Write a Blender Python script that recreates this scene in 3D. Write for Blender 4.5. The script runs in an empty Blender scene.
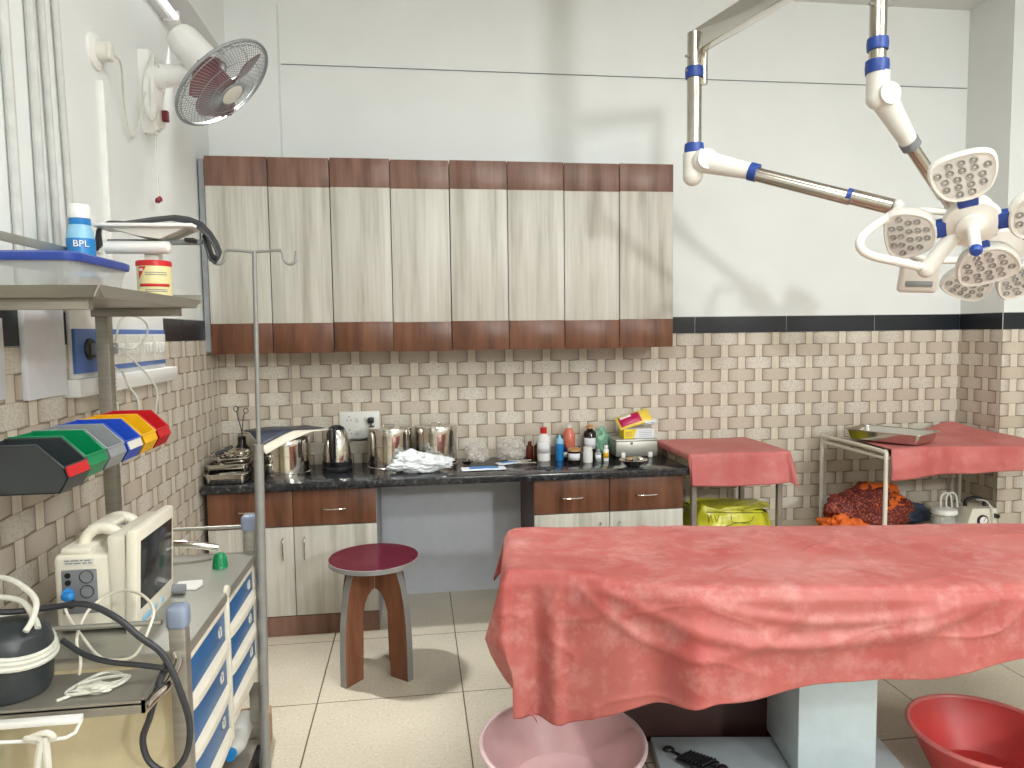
import bpy, bmesh, math, random
from mathutils import Vector, Matrix, noise, Euler
PI = math.pi
random.seed(7)
scene = bpy.context.scene
C = scene.collection

# ---------------------------------------------------------------- camera
YAW, PITCH, ROLL = .1343126, .0725062, -.0129836
fv = Vector((math.sin(YAW)*math.cos(PITCH), math.cos(YAW)*math.cos(PITCH), -math.sin(PITCH)))
rv = Vector((math.cos(YAW), -math.sin(YAW), 0)); uv = rv.cross(fv)
r2 = math.cos(ROLL)*rv + math.sin(ROLL)*uv; u2 = -math.sin(ROLL)*rv + math.cos(ROLL)*uv
cd = bpy.data.cameras.new('camera'); cam = bpy.data.objects.new('camera', cd); C.objects.link(cam)
cd.sensor_width = 36; cd.lens = 710.97/1024*36; cd.clip_start = .05; cd.clip_end = 100
M = Matrix((r2, u2, -fv)).transposed().to_4x4(); M.translation = Vector((0, 0, 1.51126)); cam.matrix_world = M
scene.camera = cam
# ---------------------------------------------------------------- world, exposure, room lights
w = bpy.data.worlds.new('world'); scene.world = w; w.use_nodes = True
w.node_tree.nodes['Background'].inputs[0].default_value = (.9, .95, 1, 1)
w.node_tree.nodes['Background'].inputs[1].default_value = .3
vs = scene.view_settings; vs.view_transform = 'Standard'; vs.look = 'None'; vs.gamma = 1; vs.exposure = 0.09
vs.use_curve_mapping = False
def area(name, loc, sx, sy, power, col=(.985, 1, .99), rot=(0, 0, 0)):
    l = bpy.data.lights.new(name, 'AREA'); l.shape = 'RECTANGLE'; l.size = sx; l.size_y = sy; l.energy = power; l.color = col
    o = bpy.data.objects.new(name, l); o.location = loc; o.rotation_euler = rot; C.objects.link(o); return o
# unseen ceiling lights, two added fills and the batten on the left wall
area('ceiling_light_back', (3.35, -4.4, 3.25), .35, .35, 165, rot=(1.25, 0, -.22))
area('ceiling_light_mid', (.9, -1.3, 3.42), 1.2, .6, 80)
area('ceiling_light_right', (2.7, .8, 3.42), 1.2, .6, 45)  # fill added to brighten the right side
area('ceiling_light_left', (1.0, 1.3, 3.42), 1.2, .6, 36)  # fill added to brighten the left wall
bl_ = area('batten_light', (-.975, 3.44, 2.87), .05, .22, 9); bl_.data.spread = 1.05; bl_.rotation_euler = (Vector((-.975, 3.44, 2.87))-Vector((.05, 2.75, 0))).to_track_quat('Z', 'Y').to_euler()

# ---------------------------------------------------------------- materials
def lin(c):
    c = c/255.
    return c/12.92 if c <= .04045 else ((c+.055)/1.055)**2.4
def rgb(r, g, b): return (lin(r), lin(g), lin(b), 1)
class NT:
    def __init__(s, name):
        s.m = bpy.data.materials.new(name); s.m.use_nodes = True; s.t = s.m.node_tree
        s.b = s.t.nodes['Principled BSDF']; s.x = 0
    def n(s, typ, **kw):
        nd = s.t.nodes.new(typ)
        for k, v in kw.items(): setattr(nd, k, v)
        return nd
    def l(s, a, b): s.t.links.new(a, b)
    def put(s, sock, v):
        if hasattr(v, 'is_output') or isinstance(v, bpy.types.NodeSocket): s.l(v, sock)
        else: sock.default_value = v
    def ma(s, op, a, b=0., c=None, clamp=False):
        nd = s.n('ShaderNodeMath', operation=op); nd.use_clamp = clamp
        s.put(nd.inputs[0], a); s.put(nd.inputs[1], b)
        if c is not None: s.put(nd.inputs[2], c)
        return nd.outputs[0]
    def pos(s):
        g = s.n('ShaderNodeNewGeometry'); sp = s.n('ShaderNodeSeparateXYZ'); s.l(g.outputs['Position'], sp.inputs[0]); return sp.outputs, g.outputs['Position']
    def obj(s):
        g = s.n('ShaderNodeTexCoord'); return g.outputs['Object']
    def noise(s, vec, scale, detail=4, rough=.55, mapscale=None, loc=None):
        if mapscale or loc:
            mp = s.n('ShaderNodeMapping'); s.l(vec, mp.inputs[0])
            if mapscale: mp.inputs['Scale'].default_value = mapscale
            if loc: mp.inputs['Location'].default_value = loc
            vec = mp.outputs[0]
        nd = s.n('ShaderNodeTexNoise'); s.l(vec, nd.inputs['Vector']); nd.inputs['Scale'].default_value = scale
        nd.inputs['Detail'].default_value = detail; nd.inputs['Roughness'].default_value = rough; return nd.outputs[0]
    def ramp(s, f, stops):
        nd = s.n('ShaderNodeValToRGB'); s.put(nd.inputs[0], f); e = nd.color_ramp.elements
        while len(e) < len(stops): e.new(.5)
        for i, (p, c) in enumerate(stops): e[i].position = p; e[i].color = c
        return nd.outputs[0]
    def mix(s, f, a, b):
        nd = s.n('ShaderNodeMix', data_type='RGBA'); s.put(nd.inputs[0], f); s.put(nd.inputs[6], a); s.put(nd.inputs[7], b); return nd.outputs[2]
    def bump(s, h, strength=.3, dist=.01):
        nd = s.n('ShaderNodeBump'); nd.inputs['Strength'].default_value = strength; nd.inputs['Distance'].default_value = dist
        s.l(h, nd.inputs['Height']); s.l(nd.outputs[0], s.b.inputs['Normal'])
    def fin(s, col, rough=.5, metal=0., spec=None, coat=None, trans=None):
        s.put(s.b.inputs['Base Color'], col); s.put(s.b.inputs['Roughness'], rough); s.b.inputs['Metallic'].default_value = metal
        if spec is not None: s.b.inputs['Specular IOR Level'].default_value = spec
        if coat: s.b.inputs['Coat Weight'].default_value = coat; s.b.inputs['Coat Roughness'].default_value = .08
        if trans: s.b.inputs['Transmission Weight'].default_value = trans
        return s.m
def plain(name, c, rough=.45, metal=0., var=.06, scale=18, bump=0., **kw):
    t = NT(name); o = t.obj(); n = t.noise(o, scale, 3)
    c = rgb(*c); d = tuple(v*(1-var*2) for v in c[:3])+(1,); u = tuple(min(1, v*(1+var)) for v in c[:3])+(1,)
    col = t.ramp(n, [(.3, d), (.7, u)])
    if bump: t.bump(n, bump, .004)
    return t.fin(col, rough, metal, **kw)
def m_weave(name, axis, off):
    t = NT(name); (X, Y, Z), P = t.pos(); U = X if axis == 'x' else Y
    ph, pw = .0735, .2205
    v = t.ma('DIVIDE', t.ma('SUBTRACT', 1.490, Z), ph); row = t.ma('FLOOR', v); fv_ = t.ma('SUBTRACT', v, row)
    odd = t.ma('MODULO', row, 2.)
    u = t.ma('ADD', t.ma('DIVIDE', t.ma('SUBTRACT', U, off), pw), t.ma('MULTIPLY', odd, .5))
    ui = t.ma('FLOOR', u); fu = t.ma('SUBTRACT', u, ui)
    du = t.ma('ABSOLUTE', t.ma('SUBTRACT', fu, .5)); dv = t.ma('ABSOLUTE', t.ma('SUBTRACT', fv_, .5))
    # brick: |du|<.375 bulging at the middle of its top and bottom edges
    hb = t.ma('SUBTRACT', .50, t.ma('MULTIPLY', t.ma('POWER', t.ma('DIVIDE', du, .375), 2.), .055))
    eb = t.ma('MINIMUM', t.ma('MULTIPLY', t.ma('SUBTRACT', .382, du), 3.), t.ma('SUBTRACT', hb, dv))
    brick = t.ma('MULTIPLY', eb, 28., clamp=True)
    # strip between two bricks, centred on cell border
    ds = t.ma('SUBTRACT', .5, du)                       # 0 at strip centre
    es = t.ma('SUBTRACT', .112, ds); strip = t.ma('MULTIPLY', es, 60., clamp=True)
    wn = t.n('ShaderNodeTexWhiteNoise', noise_dimensions='2D'); cb = t.n('ShaderNodeCombineXYZ'); t.l(ui, cb.inputs[0]); t.l(row, cb.inputs[1]); t.l(cb.outputs[0], wn.inputs['Vector'])
    rnd = wn.outputs['Value']
    fine = t.noise(P, 60, 3, mapscale=(1, 1, .35) if True else None)
    vo = t.n('ShaderNodeTexVoronoi'); vo.inputs['Scale'].default_value = 110; t.l(P, vo.inputs['Vector'])
    dots = t.ma('MULTIPLY', t.ma('LESS_THAN', vo.outputs['Distance'], .42), 1.)
    isd = t.ma('MULTIPLY', t.ma('SUBTRACT', 1., odd), t.ma('GREATER_THAN', rnd, .35))
    cA = t.mix(rnd, rgb(206, 198, 183), rgb(220, 214, 202))
    cB = t.mix(rnd, rgb(196, 184, 168), rgb(206, 195, 180))
    cb_ = t.mix(odd, cA, cB)
    cb_ = t.mix(t.ma('MULTIPLY', t.ma('MULTIPLY', isd, dots), .35), cb_, rgb(165, 148, 128))
    cb_ = t.mix(t.ma('MULTIPLY', t.ma('SUBTRACT', fine, .5), .5, clamp=True), cb_, rgb(150, 130, 110))
    # printed darkening of the ends of each brick (part of the tile's print)
    endd = t.ma('MULTIPLY', t.ma('POWER', t.ma('DIVIDE', du, .375), 3.2), .50, clamp=True)
    cb_ = t.mix(endd, cb_, rgb(140, 122, 102))
    st = t.noise(P, 1, 2, mapscale=((150, 150, 6)))
    cs = t.mix(st, rgb(190, 178, 158), rgb(238, 230, 214))
    col = t.mix(strip, rgb(136, 121, 103), cs)
    col = t.mix(brick, col, cb_)
    col = t.mix(t.ma('LESS_THAN', Z, .314), col, t.mix(t.noise(P, 6, 4), rgb(186, 172, 152), rgb(200, 188, 170)))
    t.bump(t.ma('MAXIMUM', t.ma('MULTIPLY', brick, t.ma('SUBTRACT', 1., t.ma('MULTIPLY', t.ma('MULTIPLY', du, du), 3.))), t.ma('MULTIPLY', strip, .55)), .35, .006)
    return t.fin(col, .38, 0, .35)
def m_floor():
    t = NT('floor_tile'); (X, Y, Z), P = t.pos()
    def g(U, off):
        v = t.ma('DIVIDE', t.ma('SUBTRACT', U, off), .6); return t.ma('ABSOLUTE', t.ma('SUBTRACT', t.ma('FRACT', v), .5)), t.ma('FLOOR', v)
    a, ai = g(X, -.433-6); b, bi = g(Y, 2.905-12)
    gr = t.ma('GREATER_THAN', t.ma('MAXIMUM', a, b), .4955)
    n1 = t.noise(P, 3.5, 5, .6); n2 = t.noise(P, 90, 3, .6)
    c = t.mix(n1, rgb(178, 169, 150), rgb(200, 192, 174))
    c = t.mix(t.ma('MULTIPLY', t.ma('GREATER_THAN', n2, .60), .45), c, rgb(150, 136, 114))
    c = t.mix(t.ma('MULTIPLY', t.ma('LESS_THAN', n2, .36), .4), c, rgb(238, 233, 222))
    wn = t.n('ShaderNodeTexWhiteNoise', noise_dimensions='2D'); cb = t.n('ShaderNodeCombineXYZ'); t.l(ai, cb.inputs[0]); t.l(bi, cb.inputs[1]); t.l(cb.outputs[0], wn.inputs['Vector'])
    c = t.mix(t.ma('MULTIPLY', wn.outputs['Value'], .12), c, rgb(190, 176, 155))
    c = t.mix(gr, c, rgb(92, 76, 60))
    return t.fin(c, .3, 0, .4)
def m_wood(name, c0, c1, c2, rough=.4, sc=(26, 26, 1.6), knots=True, coat=None, spec=.4):
    t = NT(name); P = t.pos()[1]
    n1 = t.noise(P, 1., 4, .6, mapscale=sc); n2 = t.noise(P, 1., 5, .7, mapscale=(sc[0]*4, sc[1]*4, sc[2]*1.2)); n3 = t.noise(P, 5, 2)
    col = t.ramp(n1, [(.33, rgb(*c0)), (.5, rgb(*c1)), (.68, rgb(*c2))])
    dk = tuple(v*.55 for v in rgb(*c0)[:3])+(1,)
    col = t.mix(t.ma('MULTIPLY', t.ma('SUBTRACT', n2, .5), 1.6, clamp=True), col, dk)
    if knots: col = t.mix(t.ma('MULTIPLY', t.ma('SUBTRACT', n3, .62), 2.5, clamp=True), col, dk)
    return t.fin(col, rough, 0, spec, coat)
def m_sheet(name, base, dark, pale, dusty=.5):
    t = NT(name); P = t.obj(); n1 = t.noise(P, 3.2, 6, .62); n2 = t.noise(P, 10, 8, .75, loc=(3, 1, 5)); n3 = t.noise(P, 1.7, 4, .6, loc=(9, 2, 1))
    c = t.mix(t.ma('MULTIPLY', t.ma('SUBTRACT', n1, .42), 3., clamp=True), rgb(*base), rgb(*dark))
    c = t.mix(t.ma('MULTIPLY', t.ma('MULTIPLY', t.ma('SUBTRACT', n2, .48), 4., clamp=True), dusty), c, rgb(*pale))
    c = t.mix(t.ma('MULTIPLY', t.ma('SUBTRACT', n3, .52), 3.0*dusty, clamp=True), c, rgb(*pale))
    t.bump(n2, .25, .004)
    return t.fin(c, .48, 0, .35)
def m_granite():
    t = NT('black_granite'); P = t.pos()[1]; n = t.noise(P, 45, 5, .75); n2 = t.noise(P, 10, 3)
    c = t.ramp(n, [(.48, rgb(34, 35, 38)), (.60, rgb(62, 64, 68)), (.72, rgb(140, 142, 144))])
    return t.fin(c, t.ma('MULTIPLY', n2, .28), 0, .5)
def m_metal(name, c, rough, streak=0.12, sc=(4, 4, 60)):
    t = NT(name); o = t.obj(); n = t.noise(o, 1, 4, .6, mapscale=sc); n2 = t.noise(o, 7, 3)
    r, g, b, _ = rgb(*c)
    col = t.ramp(n, [(.3, (r*(1-streak), g*(1-streak), b*(1-streak), 1)), (.7, (r, g, b, 1))])
    return t.fin(col, t.ma('ADD', t.ma('MULTIPLY', n2, .15), rough-.07), 1.)
def m_clear(name, c, rough=.15, alpha=.35):
    t = NT(name); o = t.obj(); n = t.noise(o, 12, 2, .5)
    t.bump(n, .3, .008); m = t.fin(rgb(*c), rough, 0, .5, None, None)
    t.put(t.b.inputs['Alpha'], t.ma('ADD', t.ma('MULTIPLY', n, .3), alpha-.15)); return m
def m_emit(name, c, s):
    t = NT(name); t.b.inputs['Emission Color'].default_value = rgb(*c); t.b.inputs['Emission Strength'].default_value = s
    return t.fin(rgb(*c), .5)
mt = {}
mt['plaster'] = plain('wall_plaster', (229, 232, 230), .55, var=.012, scale=3)
mt['ceil'] = plain('ceiling_paint', (225, 227, 225), .8, var=.01, scale=3)
mt['tile_x'] = m_weave('weave_tile_back', 'x', 1.645-.11025)
mt['tile_y'] = m_weave('weave_tile_side', 'y', 4.12)
mt['floor'] = m_floor()
mt['border'] = plain('navy_border_tile', (30, 35, 42), .3, var=.1, scale=5)
mt['grout'] = plain('pale_grout', (215, 215, 210), .7)
mt['light_wood'] = m_wood('ash_laminate', (168, 164, 151), (196, 193, 183), (210, 208, 200), .42, (14, 14, .9), False)
mt['dark_wood'] = m_wood('teak_laminate', (98, 68, 56), (122, 90, 76), (136, 104, 90), .38, (16, 16, 1.6), True)  # paler teak: light reflections on the top door bands put into the colour
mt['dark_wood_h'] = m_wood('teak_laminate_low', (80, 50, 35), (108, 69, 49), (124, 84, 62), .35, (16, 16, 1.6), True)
mt['stool_wood'] = m_wood('stool_plank', (104, 66, 46), (124, 80, 58), (138, 94, 70), .3, (18, 18, 2), False)
mt['maroon'] = plain('maroon_laminate', (84, 30, 42), .12, var=.05)
mt['grey_edge'] = plain('grey_edge_band', (136, 136, 134), .45)
mt['granite'] = m_granite()
mt['carcass'] = plain('grey_carcass_board', (150, 152, 156), .5)
mt['mauve'] = plain('mauve_carcass_side', (92, 76, 76), .5)
mt['knee'] = plain('knee_panel_paint', (196, 200, 208), .5, var=.02)
mt['brownbox'] = plain('dark_brown_board', (66, 42, 38), .45)
mt['brownside'] = plain('grey_mauve_board', (138, 126, 124), .5)
mt['steel'] = m_metal('brushed_steel', (182, 181, 172), .42)
mt['steel_dull'] = m_metal('dull_steel', (170, 166, 156), .48, .25)
for k_ in ('steel', 'steel_dull'): mt[k_].node_tree.nodes['Principled BSDF'].inputs['Metallic'].default_value = .75
mt['chrome'] = m_metal('polished_steel', (214, 210, 202), .12, .05)
mt['chrome2'] = m_metal('tube_steel', (196, 190, 178), .22, .1)
mt['pole'] = m_metal('grey_pole_steel', (150, 150, 146), .5, .1); mt['pole'].node_tree.nodes['Principled BSDF'].inputs['Metallic'].default_value = .35
mt['sheet'] = m_sheet('red_rubber_sheet', (174, 96, 90), (158, 62, 60), (198, 150, 144), .62)
mt['sheet2'] = m_sheet('pink_rubber_sheet', (192, 108, 104), (176, 82, 80), (204, 142, 138), .5)
mt['blue'] = plain('drawer_blue', (30, 92, 148), .35)
mt['cream'] = plain('cream_enamel', (222, 216, 200), .4, var=.03)
mt['cream2'] = plain('cream_panel', (206, 194, 160), .5, var=.04)
mt['monitor'] = plain('monitor_shell', (226, 221, 204), .42, var=.03, scale=8)
mt['screen'] = plain('monitor_screen', (46, 48, 50), .14)
mt['panel_grey'] = plain('socket_panel_grey', (124, 126, 130), .5)
mt['white'] = plain('white_plastic', (232, 232, 228), .35, var=.02)
mt['offwhite'] = plain('aged_white_plastic', (218, 216, 206), .4, var=.03)
mt['lampwhite'] = plain('lamp_white', (228, 226, 218), .3, var=.015)
mt['black'] = plain('black_plastic', (26, 27, 29), .35)
mt['blackrub'] = plain('black_rubber', (48, 50, 54), .5)
mt['greyblack'] = plain('charcoal_plastic', (44, 50, 53), .4)
mt['led'] = plain('led_lens', (168, 166, 160), .2, var=.2, scale=90)
mt['ledface'] = plain('led_plate', (222, 220, 214), .3)
mt['blue_rub'] = plain('blue_joint', (34, 70, 150), .4)
mt['red'] = plain('red_plastic', (196, 28, 34), .35)
mt['maroon_pl'] = plain('maroon_plastic', (120, 30, 40), .35)
mt['fanblade'] = plain('maroon_fan_blade', (122, 74, 78), .3)
mt['green'] = plain('green_plastic', (0, 128, 78), .35)
mt['yellow'] = plain('yellow_plastic', (236, 180, 20), .35)
mt['grey'] = plain('grey_plastic', (142, 148, 150), .4)
mt['bluebin'] = plain('blue_bin_plastic', (36, 78, 190), .35)
mt['bluelid'] = plain('blue_lid', (40, 66, 150), .35)
mt['cyan'] = plain('cyan_label', (30, 126, 196), .4)
mt['skyblue'] = plain('pale_blue_plastic', (142, 196, 226), .35)
mt['pinkbasin'] = plain('pink_basin_plastic', (216, 176, 176), .35, var=.04, scale=6)
mt['redbasin'] = plain('red_basin_plastic', (196, 62, 60), .45, var=.08, scale=7)
mt['redrim'] = plain('faded_red_rim', (206, 112, 108), .4)
mt['tablepaint'] = plain('pale_blue_enamel', (188, 200, 204), .4, var=.05, scale=9)
mt['ybag'] = plain('yellow_bag_plastic', (206, 202, 48), .3, var=.08, scale=12, bump=.5)
mt['paper'] = plain('white_paper', (224, 226, 230), .7, var=.02)
mt['cardboard'] = plain('cardboard', (176, 138, 104), .8)
mt['tin'] = plain('tin_label', (226, 214, 160), .4, var=.03)
mt['brownglass'] = plain('amber_bottle', (104, 44, 26), .15)
mt['darkglass'] = plain('dark_bottle', (38, 24, 24), .15)
mt['tan'] = plain('tan_cap', (196, 150, 96), .5)
mt['salmon'] = plain('salmon_liquid', (206, 112, 90), .2)
mt['clear'] = m_clear('clear_plastic', (226, 228, 224), .2, .45)
mt['clearbag'] = m_clear('clear_polythene', (226, 220, 214), .18, .34)
mt['whitebag'] = plain('white_polybag', (222, 226, 228), .35, var=.08, scale=30, bump=.8)
mt['greenbag'] = plain('green_polybag', (130, 178, 150), .4, var=.15, scale=30, bump=.8)
mt['conduit'] = plain('conduit_grey', (196, 197, 193), .5)
mt['cable'] = plain('white_cable', (206, 206, 194), .45)
mt['bluegrey_cap'] = plain('blue_grey_cap', (134, 146, 168), .4)
mt['bpanel'] = plain('blue_socket_plate', (78, 112, 176), .35)
def m_saree():
    t = NT('patterned_cloth'); o = t.obj(); v = t.n('ShaderNodeTexVoronoi'); v.inputs['Scale'].default_value = 75; t.l(o, v.inputs['Vector'])
    n = t.noise(o, 9, 4)
    c = t.mix(t.ma('LESS_THAN', v.outputs['Distance'], .4), rgb(92, 26, 24), rgb(160, 72, 44))
    c = t.mix(t.ma('GREATER_THAN', n, .68), c, rgb(200, 92, 36)); return t.fin(c, .7)
mt['saree'] = m_saree()
mt['orange'] = plain('orange_cloth', (222, 104, 32), .7, var=.1)

# ---------------------------------------------------------------- mesh builder
class MB:
    def __init__(s): s.bm = bmesh.new(); s.mats = []; s.cur = 0
    def mat(s, m):
        if m not in s.mats: s.mats.append(m)
        s.cur = s.mats.index(m); return s
    def _tag(s, faces):
        for f in faces: f.material_index = s.cur
    def add(s, bm2, M=None):
        if M is not None: bmesh.ops.transform(bm2, matrix=M, verts=bm2.verts)
        mp = {v: s.bm.verts.new(v.co) for v in bm2.verts}
        for f in bm2.faces:
            try: nf = s.bm.faces.new([mp[v] for v in f.verts]); nf.material_index = s.cur; nf.smooth = True
            except ValueError: pass
        bm2.free(); return s
    def box(s, x0, x1, y0, y1, z0, z1, bev=0., M=None, seg=2):
        b = bmesh.new(); bmesh.ops.create_cube(b, size=1)
        for v in b.verts:
            v.co = Vector(((x0+x1)/2+v.co.x*(x1-x0), (y0+y1)/2+v.co.y*(y1-y0), (z0+z1)/2+v.co.z*(z1-z0)))
        if bev: bmesh.ops.bevel(b, geom=b.edges[:], offset=bev, segments=seg, affect='EDGES', profile=.5)
        return s.add(b, M)
    def cyl(s, p0, p1, r0, r1=None, n=16, caps=True):
        p0 = Vector(p0); p1 = Vector(p1); r1 = r0 if r1 is None else r1
        b = bmesh.new(); bmesh.ops.create_cone(b, cap_ends=caps, segments=n, radius1=r0, radius2=r1, depth=(p1-p0).length)
        q = (p1-p0).to_track_quat('Z', 'Y').to_matrix().to_4x4(); q.translation = (p0+p1)/2
        return s.add(b, q)
    def lathe(s, prof, n=32, c=(0, 0, 0), sx=1., sy=1., M=None, arc=2*PI):
        b = bmesh.new(); rings = []
        for r, z in prof:
            if r < 1e-6: rings.append([b.verts.new((0, 0, z))])
            else: rings.append([b.verts.new((r*math.cos(2*PI*i/n)*sx, r*math.sin(2*PI*i/n)*sy, z)) for i in range(n)])
        for a, d in zip(rings, rings[1:]):
            for i in range(n):
                j = (i+1) % n
                q = [a[i % len(a)], a[j % len(a)], d[j % len(d)], d[i % len(d)]]
                q = list(dict.fromkeys(q))
                if len(q) > 2:
                    try: b.faces.new(q)
                    except ValueError: pass
        T = Matrix.Translation(c)
        return s.add(b, T @ M if M is not None else T)
    def ball(s, c, r, n=16, sq=None):
        b = bmesh.new(); bmesh.ops.create_uvsphere(b, u_segments=n, v_segments=max(6, n//2), radius=1)
        rr = r if isinstance(r, (tuple, list)) else (r, r, r)
        return s.add(b, Matrix.Translation(c) @ Matrix.Diagonal((*rr, 1)))
    def prism(s, poly, a, b_, axis='y', M=None):
        # poly in the two other axes (x,z for y; y,z for x; x,y for z)
        b = bmesh.new()
        def P(u, v, t): return {'y': (u, t, v), 'x': (t, u, v), 'z': (u, v, t)}[axis]
        A = [b.verts.new(P(u, v, a)) for u, v in poly]; B = [b.verts.new(P(u, v, b_)) for u, v in poly]
        b.faces.new(A); b.faces.new(B[::-1]); n = len(poly)
        for i in range(n): b.faces.new([A[i], B[i], B[(i+1) % n], A[(i+1) % n]])
        bmesh.ops.recalc_face_normals(b, faces=b.faces)
        return s.add(b, M)
    def grid(s, fn, nu, nv, closed_u=False):
        b = bmesh.new(); V = [[b.verts.new(fn(i/nu, j/nv)) for j in range(nv+1)] for i in range(nu if closed_u else nu+1)]
        for i in range(nu):
            for j in range(nv): b.faces.new([V[i][j], V[(i+1) % len(V)][j], V[(i+1) % len(V)][j+1], V[i][j+1]])
        return s.add(b)
    def tube(s, pts, r, n=8, sub=6, caps=True, smooth=True):
        P = [Vector(p) for p in pts]
        if smooth and len(P) > 2:
            Q = []; E = [P[0]*2-P[1]]+P+[P[-1]*2-P[-2]]
            for i in range(1, len(E)-2):
                a, b_, c, d = E[i-1:i+3]
                for k in range(sub):
                    t = k/sub; Q.append(.5*((2*b_)+(c-a)*t+(2*a-5*b_+4*c-d)*t*t+(3*b_-a-3*c+d)*t**3))
            Q.append(P[-1]); P = Q
        b = bmesh.new(); rings = []; T0 = (P[1]-P[0]).normalized(); up = Vector((0, 0, 1)) if abs(T0.z) < .9 else Vector((1, 0, 0)); N = T0.cross(up).normalized()
        for i, p in enumerate(P):
            T = (P[min(i+1, len(P)-1)]-P[max(i-1, 0)]).normalized(); N = (N-T*N.dot(T)).normalized(); B = T.cross(N)
            rr = r[0]+(r[1]-r[0])*i/(len(P)-1) if isinstance(r, tuple) else r
            rings.append([b.verts.new(p+rr*(math.cos(2*PI*k/n)*N+math.sin(2*PI*k/n)*B)) for k in range(n)])
        for a, c in zip(rings, rings[1:]):
            for k in range(n): b.faces.new([a[k], a[(k+1) % n], c[(k+1) % n], c[k]])
        if caps: b.faces.new(rings[0][::-1]); b.faces.new(rings[-1])
        return s.add(b)
    def text(s, txt, size, M, ext=.0004):
        cu = bpy.data.curves.new('t', 'FONT'); cu.body = txt; cu.size = size; cu.extrude = ext; cu.align_x = 'CENTER'; cu.align_y = 'CENTER'; cu.resolution_u = 2
        ob = bpy.data.objects.new('t', cu); C.objects.link(ob); dg = bpy.context.evaluated_depsgraph_get()
        me = bpy.data.meshes.new_from_object(ob.evaluated_get(dg)); b = bmesh.new(); b.from_mesh(me)
        bpy.data.objects.remove(ob); bpy.data.curves.remove(cu); bpy.data.meshes.remove(me)
        return s.add(b, M)
    def crumple(s, c, r, amp, scale, seed=0, flat=.0, n=4, M=None, squash=1.):
        b = bmesh.new(); bmesh.ops.create_icosphere(b, subdivisions=n, radius=1)
        for v in b.verts:
            d = v.co.normalized(); q = d*scale+Vector((seed*3.1, seed*1.7, seed))
            k = 1+amp*(noise.noise(q)+.6*abs(noise.noise(q*2.3))+.35*noise.noise(q*4.7))
            v.co = Vector((d.x*r[0]*k, d.y*r[1]*k, max(d.z*r[2]*k, -r[2]*flat if flat else -9)))
        T = Matrix.Translation(c)
        return s.add(b, T @ M if M is not None else T)
    def build(s, name, m=None, parent=None, loc=None, sharp=35, rot=None):
        bmesh.ops.recalc_face_normals(s.bm, faces=s.bm.faces)
        me = bpy.data.meshes.new(name); s.bm.to_mesh(me); s.bm.free()
        for x in (s.mats if s.mats else [m]): me.materials.append(x)
        for p in me.polygons: p.use_smooth = True
        try: me.set_sharp_from_angle(angle=math.radians(sharp))
        except Exception: pass
        o = bpy.data.objects.new(name, me); C.objects.link(o)
        if parent: o.parent = parent
        if loc: o.location = loc
        if rot: o.rotation_euler = rot
        return o
def solid(o, th, offset=0.):
    md = o.modifiers.new('thickness', 'SOLIDIFY'); md.thickness = th; md.offset = offset; return o
def T(name, label, cat, loc=(0, 0, 0), rz=0., group=None):
    o = bpy.data.objects.new(name, None); C.objects.link(o); o.location = loc; o.rotation_euler = (0, 0, rz); o.empty_display_size = .05
    o['label'] = label; o['category'] = cat
    if group: o['group'] = group
    return o
def Q(o, label, cat, group=None):
    o['label'] = label; o['category'] = cat
    if group: o['group'] = group
    return o
def ST(o): o['kind'] = 'structure'; return o
def LB(o, l): o['label'] = l; return o
def bx(*a, **k): return MB().box(*a, **k)
def dup(o, loc, rz=None, label=None):
    r = o.copy(); C.objects.link(r); r.location = loc
    if rz is not None: r.rotation_euler = (0, 0, rz)
    if label: r['label'] = label
    def rec(a, b):
        for ch in list(a.children):
            if ch is b or ch == r: continue
            c = ch.copy(); C.objects.link(c); c.parent = b; rec(ch, c)
    rec(o, r); return r
def frame(origin, z, y):
    z = Vector(z).normalized(); y = Vector(y); y = (y-z*y.dot(z)).normalized(); x = y.cross(z)
    M = Matrix((x, y, z)).transposed().to_4x4(); M.translation = origin; return M

# ================================================================ SETTING
XL, YB, H = -1.06, 4.12, 3.46
ST(bx(-1.3, 4.2, -5.4, 4.4, -.1, 0).build('floor', mt['floor']))
ST(bx(-1.3, 4.2, -5.4, 4.4, H, H+.1).build('ceiling', mt['ceil']))
ST(bx(XL-.158, XL-.008, -5.3, YB+.13, 0, H).build('wall_left', mt['plaster']))
ST(bx(XL-.008, 3.93, YB+.008, YB+.15, 0, H).build('wall_back', mt['plaster']))
ST(bx(3.93, 4.08, -5.3, YB+.15, 0, H).build('wall_right', mt['plaster']))
ST(bx(XL-.008, 3.93, -5.35, -5.2, 0, H).build('wall_near', mt['plaster']))
ST(bx(XL-.008, -.697, 4.058, YB+.008, 0, H).build('wall_back_left', mt['plaster']))        # shallow pilaster beside the corner
ST(bx(3.448, 3.93, 3.788, YB+.008, 0, H).build('wall_back_right', mt['plaster']))          # column in the far corner
ST(bx(XL-.008, -.965, -5.2, 4.058, 3.0, H).build('trim_1', mt['plaster']))               # beam along the left wall
b = MB()
b.mat(mt['tile_x']).box(-.69, 3.44, YB, YB+.008, 0, 1.49).box(XL, -.69, 4.05, 4.058, 0, 1.49).box(3.44, 3.93, 3.78, 3.788, 0, 1.49)
b.mat(mt['tile_y']).box(-.697, -.69, 4.058, YB, 0, 1.49).box(XL-.008, XL, -5.2, 4.05, 0, 1.49).box(3.44, 3.448, 3.788, YB, 0, 1.49).box(3.922, 3.93, -5.2, 3.78, 0, 1.49)
ST(b.build('trim_2', sharp=20))
b = MB()
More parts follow.
